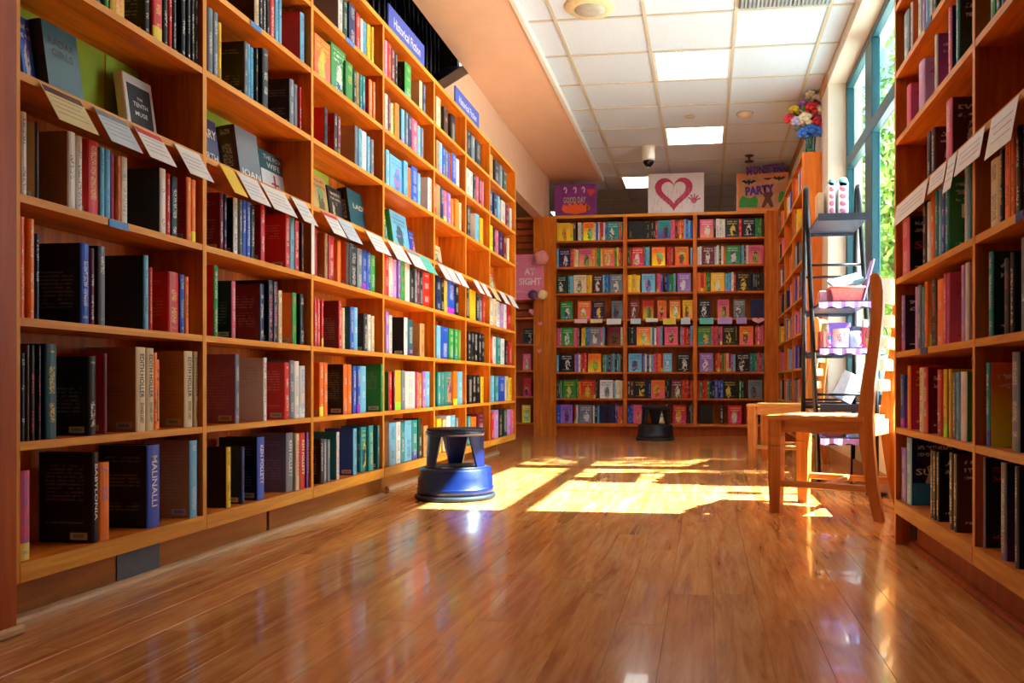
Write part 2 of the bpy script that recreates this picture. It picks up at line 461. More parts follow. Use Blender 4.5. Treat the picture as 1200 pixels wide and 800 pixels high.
for x in XCOLS[1:5]: boxobj('grid_bar', (x - .012, YROW(-9), ZC - .004), (x + .012, YROW(14), ZC + .004), M_GRID, ceiling)
for x in (-1.59, -2.19, -2.79): boxobj('grid_bar', (x - .012, YROW(7), ZC - .004), (x + .012, YROW(14), ZC + .004), M_GRID, ceiling)
for k in range(-9, 15):
    x0 = -1.19 if k < 7 else -3.8
    boxobj('grid_bar', (x0, YROW(k) - .010, ZC - .003), (XW, YROW(k) + .010, ZC + .004), M_GRID, ceiling)
places = {(2, 12): 'out of view beyond the back bookcase', (-1, 10): 'far one just showing left of the purple poster', (2, 1): 'nearest the camera', (2, 4): 'middle one over the aisle', (1, 7): 'farthest, half behind the heart poster',
          (2, -2): 'out of view overhead', (2, -5): 'out of view near the camera', (2, -8): 'out of view behind the camera', (3, -8): 'out of view behind, by the wall'}
for (c, k) in LIGHTS + [(-1, 10)]:
    x0, x1, y0, y1 = (XCOLS[c] if c >= 0 else -2.19) + .012, (XCOLS[c + 1] if c >= 0 else -1.59) - .012, YROW(k) + .012, YROW(k + 1) - .012
    t = thing('ceiling_light', 'square lit ceiling panel, ' + places[(c, k)], 'ceiling light', ((x0 + x1) / 2, (y0 + y1) / 2, ZC), 'recessed ceiling lights')
    m = MB()
    for a, b in (((x0, y0), (x1, y0 + .02)), ((x0, y1 - .02), (x1, y1)), ((x0, y0 + .02), (x0 + .02, y1 - .02)), ((x1 - .02, y0 + .02), (x1, y1 - .02))):
        m.box((*a, ZC - .002), (*b, ZC + .02))
    m.build('frame', M_WHITE, t)
    boxobj('diffuser', (x0 + .02, y0 + .02, ZC + .002), (x1 - .02, y1 - .02, ZC + .012), M_LAMP, t)

# painted drop beside the tiles, its white edge moulding, and the wall over the long bookcase
ZS = 2.98
m = MB(); m.box((-1.81, -2.5, ZS), (-1.19, YROW(7), ZC + .03)); m.box((-4.2, 6.75, ZS), (-1.81, YROW(7), ZC + .03))
structure(m.build('ceiling_drop', M_PEACH), 'smooth peach painted ceiling drop above the long bookcase', 'ceiling')
structure(boxobj('trim_1', (-1.205, -2.5, ZS - .012), (-1.175, YROW(7), ZC + .002), M_WHITE), 'thin white moulding between peach drop and ceiling tiles', 'moulding')
m = MB()                         # wall over the bookcase with the sloping end of the stair opening
M = M_frame((-1.81, 0, 0), (0, 1, 0), (0, 0, 1))
m.prism([(5.50, 2.2), (6.78, 2.2), (6.78, 2.98), (6.15, 2.98), (5.50, 2.62)], -0.12, 0.0, M)
m.box((-1.93, -2.5, 0), (-1.80, 7.05, 2.2)); m.box((-1.93, 6.78, 2.47), (-1.812, 9.24, 2.98))
structure(m.build('wall_left', M_PEACH), 'peach wall above the long bookcase beyond the stair opening', 'wall')
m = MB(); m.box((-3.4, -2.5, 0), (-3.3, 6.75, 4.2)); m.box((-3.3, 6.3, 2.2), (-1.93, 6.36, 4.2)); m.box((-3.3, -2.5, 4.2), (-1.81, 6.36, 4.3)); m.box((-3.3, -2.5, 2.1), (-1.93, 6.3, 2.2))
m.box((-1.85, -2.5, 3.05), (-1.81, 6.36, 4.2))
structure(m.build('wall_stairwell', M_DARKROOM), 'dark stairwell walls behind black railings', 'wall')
# left back part beyond the bookcase end
structure(boxobj('wall_left_far', (-4.2, 6.75, 0), (-4.1, Y_FAR, ZC + .03), M_TAN), 'tan wall of the side aisle past the bookcase', 'wall')
m = MB(); m.box((-4.1, YB + .34, 0), (-1.9, YB + .44, 2.92)); 
structure(m.build('wall_back_left', M_TAN), 'tan wall above the dark red slatted panel', 'wall')
structure(boxobj('trim_2', (x_on_y(627, 9.3), YB + .10, 0), (x_on_y(640, 9.3), YB + .30, ZS), M_PEACH), 'peach square column behind the bookcase corner', 'column')
structure(boxobj('wall_back', (-4.2, Y_FAR, 0), (1.3, Y_FAR + .1, ZC + .03), M_TAN), 'tan rear wall of the shop beyond the back bookcase', 'wall')
structure(boxobj('wall_front', (-4.2, -2.6, 0), (1.3, -2.5, ZC + .03), M_CREAM), 'cream wall behind the camera', 'wall')
# right wall with window opening
WY0, WY1, WZ0, WZ1 = 3.66, 6.60, 0.46, 2.925
m = MB()
m.box((XW, -2.5, 0), (1.22, WY0, ZC + .03)); m.box((XW, WY1, 0), (1.22, Y_FAR, ZC + .03))
m.box((XW, WY0, 0), (1.22, WY1, WZ0)); m.box((XW, WY0, WZ1), (1.22, WY1, ZC + .03))
structure(m.build('wall_right', M_CREAM), 'cream painted wall around the tall teal window', 'wall')
structure(boxobj('trim_3', (XW - .012, WY1 + .05, 2.93), (XW, Y_FAR, ZC), M_TAN), 'tan strip where the window wall meets the ceiling', 'moulding')
structure(boxobj('baseboard_right', (XW - .014, WY0 - .5, 0), (XW, WY1 + .3, .10), M_TAN), 'tan baseboard under the window', 'baseboard')
# window: teal frame members and panes
win = bpy.data.objects.new('window_1', None); COL.objects.link(win); WORLD['window_1'] = Vector((0, 0, 0)); structure(win, 'tall teal framed window with foliage outside', 'window')
TZ0, TZ1 = 2.24, 2.33
xa, xb = XG, XG + .10
for y0, y1 in ((WY0, WY0 + .05), (WY1 - .06, WY1), (5.60, 5.83), (4.425, 4.445)): boxobj('mullion', (xa, y0, WZ0 + .06), (XG + .055, y1, WZ1 - .06), M_TEAL, win, .004)
boxobj('window_head', (xa, WY0, WZ1 - .06), (XG + .05, WY1, WZ1), M_TEAL, win, .004)
boxobj('window_sill', (xa - .08, WY0, WZ0), (xb, WY1, WZ0 + .06), M_TEAL, win, .004)
boxobj('transom', (xa - .004, WY0 + .05, TZ0), (XG + .055, WY1 - .06, TZ1), M_TEAL, win, .004)
M_SASH = plain('pale_blue_sash', srgb(118, 178, 206), 0.4, 0.1, vary=0.03)
for y0, y1 in (): boxobj('sash_bar', (xa + .01, y0, WZ0 + .06), (xb, y1, TZ0), M_SASH, win, .004)
for a, b in ((WY0 + .05, 4.425), (4.445, 5.60), (5.83, WY1 - .06)):
    boxobj('pane', (XG + .04, a, TZ1), (XG + .046, b, WZ1 - .06), M_GLASS_UP, win)
for a, b in ((WY0 + .05, 4.425), (4.445, 5.60), (5.83, WY1 - .06)):
    boxobj('pane', (XG + .04, a, WZ0 + .06), (XG + .046, b, TZ0), M_GLASS_LO, win)

# red oak post at the near end of the long bookcase
t = thing('wall_panel', 'dark red oak upright panel at the near end of the long bookcase', 'panel', (-1.62, 1.5, 0))
boxobj('panel_board', (-1.90, .9, 0), (-1.585, 1.735, 2.42), M_PANEL, t, .004)
boxobj('base_moulding', (-1.585, .9, 0), (-1.565, 1.74, .022), M_MOULD, t, .006)

# black stair railing in the stair opening
t = thing('stair_railing', 'black metal stair railing with many thin balusters above the bookcase', 'railing', (-2.0, 3.5, 2.2))
for i in range(36): 
    y = 2.9 + i * .088
    MB().tube([(-1.98, y, 2.2), (-1.98, y, 3.9)], .011, 6).build('baluster', M_BLACKM, t)
boxobj('bottom_rail', (-2.0, 2.5, 2.44), (-1.96, 6.1, 2.48), M_BLACKM, t)
m = MB(); m.prism([(5.36, 2.52), (5.50, 2.60), (6.17, 2.972), (6.17, 2.98), (6.03, 2.978), (5.36, 2.60)], -0.12, 0.006, M_frame((-1.81, 0, 0), (0, 1, 0), (0, 0, 1)))
m.build('stringer', M_BLACKM, t)
MB().tube([(-2.25, 4.4, 2.3), (-2.25, 6.2, 3.25)], .022, 8).build('handrail', M_BLACKM, t)

# ------------------------------------------------------------------ bookcases
def ranges(edges, th):
    return [(edges[i] + th / 2, edges[i + 1] - th / 2) for i in range(len(edges) - 1)]
TH = 0.020
# long bookcase along the left, shelves given by their underside height
L_EDGE = [y_on_x(u, XL) for u in (19.5, 240, 366, 449.5, 509, 546, 574, 604)]
L_Z = [0.113, 0.424, 0.717, 1.008, 1.295, 1.573, 1.850, 2.120]
L_TOP = 2.40
XLB = XL - 0.19
bl = thing('bookcase', 'long orange oak wall bookcase of seven bays topped by blue signs', 'bookcase', (XL - .14, 4.3, 0))
for i, y in enumerate(L_EDGE):
    nm = 'end_panel' if i in (0, 7) else 'divider'
    boxobj(nm, (XLB, y - TH / 2, 0.113 if i else 0.113), (XL, y + TH / 2, L_TOP - .025 if 0 < i < 7 else L_TOP), [M_CASE_Z, M_EDGE_Z], bl, faces={'x+': 1})
boxobj('top_board', (XLB, L_EDGE[0] + TH / 2, L_TOP - .025), (XL, L_EDGE[-1] - TH / 2, L_TOP), [M_CASE_Y, M_EDGE_Y], bl, faces={'x+': 1})
boxobj('back_panel', (XLB - .008, L_EDGE[0] - .01, 0.05), (XLB, L_EDGE[-1] + .01, L_TOP), M_CASE_Z, bl)
L_BAYS = ranges(L_EDGE, TH)
for bi, (y0, y1) in enumerate(L_BAYS):
    for si, z in enumerate(L_Z):
        boxobj('shelf', (XLB, y0, z), (XL - (.001 if si else -.001), y1, z + (.046 if si == 0 else TH)), [M_CASE_Y, M_EDGE_Y], bl, faces={'x+': 1})
    if bi < 7: boxobj('display_backing', (XLB + .001, y0 + .005, L_Z[4] + TH), (XLB + .003, y0 + (y1 - y0) * (0.72 if bi < 3 else 0.45), L_Z[5] - .004), M_GREEN, bl)
    if bi == 0: boxobj('display_backing', (XLB + .001, y0 + (y1 - y0) * .728, L_Z[4] + TH), (XLB + .003, y0 + (y1 - y0) * .93, L_Z[5] - .004), M_GREEN, bl)
L_S = [z + (.046 if i == 0 else TH) for i, z in enumerate(L_Z)]
KX = XL - .055
ks = [L_EDGE[0] - .01, y_on_x(313, KX) - .004, y_on_x(447, KX), L_EDGE[-1] - .1]
boxobj('kick_board', (KX - .018, ks[0], 0), (KX, ks[1], .113), M_KICK, bl)
boxobj('kick_board', (KX - .018, ks[1] + .02, 0), (KX, ks[2], .113), M_KICK, bl)
boxobj('kick_board', (KX - .10, ks[2] + .02, 0), (KX - .08, ks[3], .113), M_KICK, bl)
MB().prism([(0, 0), (.024, 0), (.023, .010), (.017, .018), (.008, .023), (0, .024)], ks[0], ks[2], M_frame((KX, 0, 0), (1, 0, 0), (0, 0, 1)) @ Matrix.Scale(-1, 4, (0, 0, 1))).build('quarter_round', M_MOULD, bl)
MB().prism([(0, 0), (.024, 0), (.023, .010), (.017, .018), (.008, .023), (0, .024)], ks[2] + .25, ks[3], M_frame((KX - .08, 0, 0), (1, 0, 0), (0, 0, 1)) @ Matrix.Scale(-1, 4, (0, 0, 1))).build('quarter_round', M_MOULD, bl)
ya, yb = y_on_x(136, KX), y_on_x(186, KX)
o = boxobj('tape_patch', (KX, ya, .022), (KX + .003, yb, .108), plain('grey_tape', srgb(92, 100, 104), 0.45, vary=0.1), bl); o['label'] = 'grey tape patch on the kick board'
M_TAG = plain('blue_shelf_tag', srgb(70, 130, 200), 0.5)
for s, u0, u1 in ((3, 127.5, 150), (6, 293, 306), (7, 405, 415), (2, 0, 0)):
    if u1: boxobj('shelf_tag', (XL, y_on_x(u0, XL), L_Z[s] - .002), (XL + .002, y_on_x(u1, XL), L_Z[s] + .018), M_TAG, bl)

# back bookcase
B_EDGE = [x_on_y(u, YB) for u in (650.5, 732.5, 814.5, 897)]
B_Z = [0.105 + .2965 * k for k in range(8)]
B_TOP = 2.485; YBB = YB + .27
bb = thing('bookcase', 'tall three bay orange bookcase facing the aisle under the posters', 'bookcase', ((B_EDGE[0] + B_EDGE[3]) / 2, YB + .13, 0))
for i, x in enumerate(B_EDGE):
    w = TH if i in (1, 2) else .022
    boxobj('divider' if i in (1, 2) else 'end_panel', (x - w / 2 - (.012 if i in (1, 2) else 0), YB, .0 if i in (0, 3) else .105), (x + w / 2 + (.012 if i in (1, 2) else 0), YBB, B_TOP - .03), M_CASE_Z, bb)
boxobj('top_board', (B_EDGE[0] - .011, YB - .004, B_TOP - .03), (B_EDGE[3] + .011, YBB, B_TOP), [M_CASE_X, M_EDGE_X], bb, faces={'y-': 1})
boxobj('back_panel', (B_EDGE[0] - .011, YBB, 0), (B_EDGE[3] + .011, YBB + .008, B_TOP), M_CASE_Z, bb)
B_BAYS = [(B_EDGE[0] + .011, B_EDGE[1] - .022), (B_EDGE[1] + .022, B_EDGE[2] - .022), (B_EDGE[2] + .022, B_EDGE[3] - .011)]
for x0, x1 in B_BAYS:
    for k, z in enumerate(B_Z): boxobj('shelf', (x0, YB + .002, z), (x1, YBB, z + (.035 if k == 0 else TH)), M_CASE_X, bb)
boxobj('kick_board', (B_EDGE[0] + .011, YB + .05, 0), (B_EDGE[3] - .011, YB + .066, .105), M_PANEL, bb)
B_S = [z + (.035 if k == 0 else TH) for k, z in enumerate(B_Z)]
# pilasters either side of it
t = thing('wall_panel', 'orange oak upright panel between slatted unit and back bookcase', 'panel', (B_EDGE[0] - .1, YB + .1, 0))
boxobj('panel_board', (x_on_y(625, YB), YB - .002, 0), (x_on_y(636, YB), YB + .09, B_TOP), M_CASE_Z, t, .003)
boxobj('panel_board', (x_on_y(636, YB), YB + .006, 0), (B_EDGE[0] - .012, YB + .09, B_TOP), M_CASE_Z, t, .003)
t = thing('wall_panel', 'orange oak filler panel between back bookcase and window side bookcase', 'panel', (B_EDGE[3] + .08, YB + .1, 0))
boxobj('panel_board', (B_EDGE[3] + .012, YB + .004, 0), (.80, YB + .09, B_TOP), M_CASE_Z, t, .003)

# dark red slatted unit with narrow shelves, in the corner
X0, X1 = -2.75, x_on_y(625, YB)
bs = thing('bookcase', 'narrow corner bookcase with dark red slats above its shelves', 'bookcase', ((X0 + X1) / 2, YB + .15, 0))
boxobj('back_panel', (X0, YB + .20, 0), (X1, YB + .22, B_TOP), M_PANEL, bs)
boxobj('end_panel', (X0 - .02, YB, 0), (X0, YB + .22, B_TOP), M_CASE_Z, bs)
boxobj('top_board', (X0 - .02, YB + .03, B_TOP - .02), (X1, YB + .20, B_TOP), M_CASE_X, bs)
for i in range(14):
    z = 1.36 + i * .0785
    boxobj('slat', (X0, YB + .16, z), (X1 - .002, YB + .20, z + .064), M_PANEL, bs, .006)
N_Z = [0.12, 0.42, 0.72, 1.02, 1.32]
for z in N_Z: boxobj('shelf', (X0, YB + .01, z), (X1 - .002, YB + .198, z + .02), M_CASE_X, bs)
boxobj('kick_board', (X0, YB + .05, 0), (X1 - .002, YB + .07, .12), M_PANEL, bs)

# window side bookcases: far one (shown end on) and near one on the right
XR2 = 0.80
R2_EDGE = [6.93, 7.68, 8.43, 9.17]
br = thing('bookcase', 'orange bookcase along the window wall with a flower vase on top', 'bookcase', (XR2 + .08, 8.0, 0))
for i, y in enumerate(R2_EDGE):
    boxobj('end_panel' if i in (0, 3) else 'divider', (XR2, y - .011, 0), (XW - .003, y + .011, B_TOP), M_CASE_Z, br)
for i in range(3):
    for z in B_Z + [B_TOP - .022]:
        boxobj('shelf', (XR2 + .002, R2_EDGE[i] + .011, z), (XW - .012, R2_EDGE[i + 1] - .011, z + .02), [M_CASE_Y, M_EDGE_Y], br, faces={'x-': 1})
boxobj('back_panel', (XW - .012, R2_EDGE[0], 0), (XW - .004, R2_EDGE[-1], B_TOP), M_CASE_Z, br)

XR = 0.690; XRB = XW - .004
R_EDGE = [y_on_x(1052 - 3, XR), y_on_x(1141, XR), y_on_x(1141, XR) - .80, y_on_x(1141, XR) - 1.6]
R_Z = [0.113, 0.404, 0.676, 0.940, 1.204, 1.444, 1.687, 1.930, 2.175]
R_TOP = 2.44
bw = thing('bookcase', 'near bookcase on the window side with tilted cards along its middle shelf', 'bookcase', (XR + .13, 2.2, 0))
for i, y in enumerate(R_EDGE):
    boxobj('end_panel' if i in (0, 3) else 'divider', (XR, y - TH / 2, 0 if i in (0, 3) else .113), (XRB, y + TH / 2, R_TOP), [M_CASE_Z, M_EDGE_Z], bw, faces={'x-': 1})
R_BAYS = [(R_EDGE[i + 1] + TH / 2, R_EDGE[i] - TH / 2) for i in range(3)]
for y0, y1 in R_BAYS:
    for k, z in enumerate(R_Z): boxobj('shelf', (XR - (.001 if k == 0 else -.001), y0, z), (XRB - .008, y1, z + (.05 if k == 0 else TH)), [M_CASE_Y, M_EDGE_Y], bw, faces={'x-': 1})
boxobj('top_board', (XR, R_EDGE[3] + TH / 2, R_TOP - .025), (XRB - .008, R_EDGE[0] - TH / 2, R_TOP), M_CASE_Y, bw)
boxobj('back_panel', (XRB - .008, R_EDGE[3], .05), (XRB, R_EDGE[0], R_TOP), M_CASE_Z, bw)
boxobj('kick_board', (XR + .055, R_EDGE[3] + .01, 0), (XR + .073, R_EDGE[0] - .011, .113), M_PANEL, bw)
MB().prism([(0, 0), (0, .018), (-.005, .018), (-.012, .0135), (-.017, .007), (-.018, 0)], R_EDGE[3] + .01, R_EDGE[0] - .012, M_frame((XR + .055, 0, 0), (1, 0, 0), (0, 0, 1)) @ Matrix.Scale(-1, 4, (0, 0, 1))).build('quarter_round', M_PANEL, bw)
oy = y_on_x(1070, XR + .055)
o = boxobj('socket_plate', (XR + .051, oy - .055, .028), (XR + .055, oy + .035, .098), plain('grey_socket', srgb(70, 66, 62), 0.4), bw, .001); o['label'] = 'grey power socket in the kick board'
for z, u0, u1 in ((R_Z[2], 1079, 1087), (R_Z[3], 1191, 1200), (R_Z[6], 1084, 1092)):
    boxobj('shelf_tag', (XR - .002, y_on_x(u1, XR), z), (XR, y_on_x(u0, XR), z + .019), plain('dark_blue_tag', srgb(44, 50, 130), 0.5), bw)
R_S = [z + (.05 if i == 0 else TH) for i, z in enumerate(R_Z)]
# ------------------------------------------------------------------ books
PAL = {'K': (20, 20, 24), 'W': (228, 226, 220), 'R': (206, 36, 30), 'O': (240, 118, 28), 'Y': (238, 192, 40), 'G': (44, 140, 56), 'T': (32, 138, 140),
       'B': (34, 80, 190), 'N': (20, 32, 84), 'P': (226, 92, 130), 'V': (150, 104, 190), 'M': (112, 22, 44), 'C': (232, 212, 170), 'S': (112, 122, 134),
       'D': (72, 40, 26), 'L': (112, 186, 222), 'A': (190, 140, 84), 'E': (22, 60, 40), 'Q': (196, 150, 214), 'Z': (40, 92, 104),
       'w': (236, 234, 228), 'k': (18, 18, 20), 'y': (240, 206, 70), 'r': (214, 50, 40), 'b': (50, 110, 210), 'g': (60, 150, 70), 'o': (240, 130, 40), 'p': (236, 130, 170), 'c': (232, 214, 176)}
NAMES = {'K': 'black', 'W': 'white', 'R': 'red', 'O': 'orange', 'Y': 'yellow', 'G': 'green', 'T': 'teal', 'B': 'blue', 'N': 'navy', 'P': 'pink', 'V': 'violet', 'M': 'maroon',
         'C': 'cream', 'S': 'grey', 'D': 'dark brown', 'L': 'pale blue', 'A': 'tan', 'E': 'dark green', 'Q': 'lilac', 'Z': 'slate teal'}
INKN = {'w': 'white', 'k': 'black', 'y': 'yellow', 'r': 'red', 'b': 'blue', 'g': 'green', 'o': 'orange', 'p': 'pink', 'c': 'cream'}
ORD = ['first', 'second', 'third', 'fourth', 'fifth', 'sixth', 'seventh', 'eighth', 'ninth', 'tenth', 'eleventh', 'twelfth', 'thirteenth', 'fourteenth', 'fifteenth',
       'sixteenth', 'seventeenth', 'eighteenth', 'nineteenth', 'twentieth', 'twenty-first', 'twenty-second', 'twenty-third', 'twenty-fourth', 'twenty-fifth', 'twenty-sixth', 'twenty-seventh', 'twenty-eighth', 'twenty-ninth', 'thirtieth', 'thirty-first', 'thirty-second', 'thirty-third', 'thirty-fourth', 'thirty-fifth', 'thirty-sixth', 'thirty-seventh', 'thirty-eighth', 'thirty-ninth', 'fortieth']
INKMAT = {}
def inkmat(c):
    if c not in INKMAT: INKMAT[c] = plain('ink_' + INKN[c], srgb(*PAL[c]), 0.5, vary=0.02)
    return INKMAT[c]
BOOKS = []           # every book: dict(w,d,h, matrix, spine, side, front, ink, area, label, titles, plain)
def add_book(**k): BOOKS.append(k)
brng = random.Random(77)
def parse(spec):
    out = []
    for tok in spec.split(';'):
        tok = tok.strip()
        if not tok: continue
        title = None
        if '|' in tok: tok, title = tok.split('|', 1)
        p = tok.split()
        u0, u1 = (float(a) for a in p[0].split('-'))
        c = p[1].split('/')
        ink = p[2] if len(p) > 2 else ('w' if c[0] in 'KRBNMTGEDZVS' else 'k')
        h = float(p[3]) / 100 if len(p) > 3 else None
        dep = float(p[4]) / 100 if len(p) > 4 else None
        out.append((u0, u1, c[0], c[1] if len(c) > 1 else None, ink, h, dep, title))
    return out

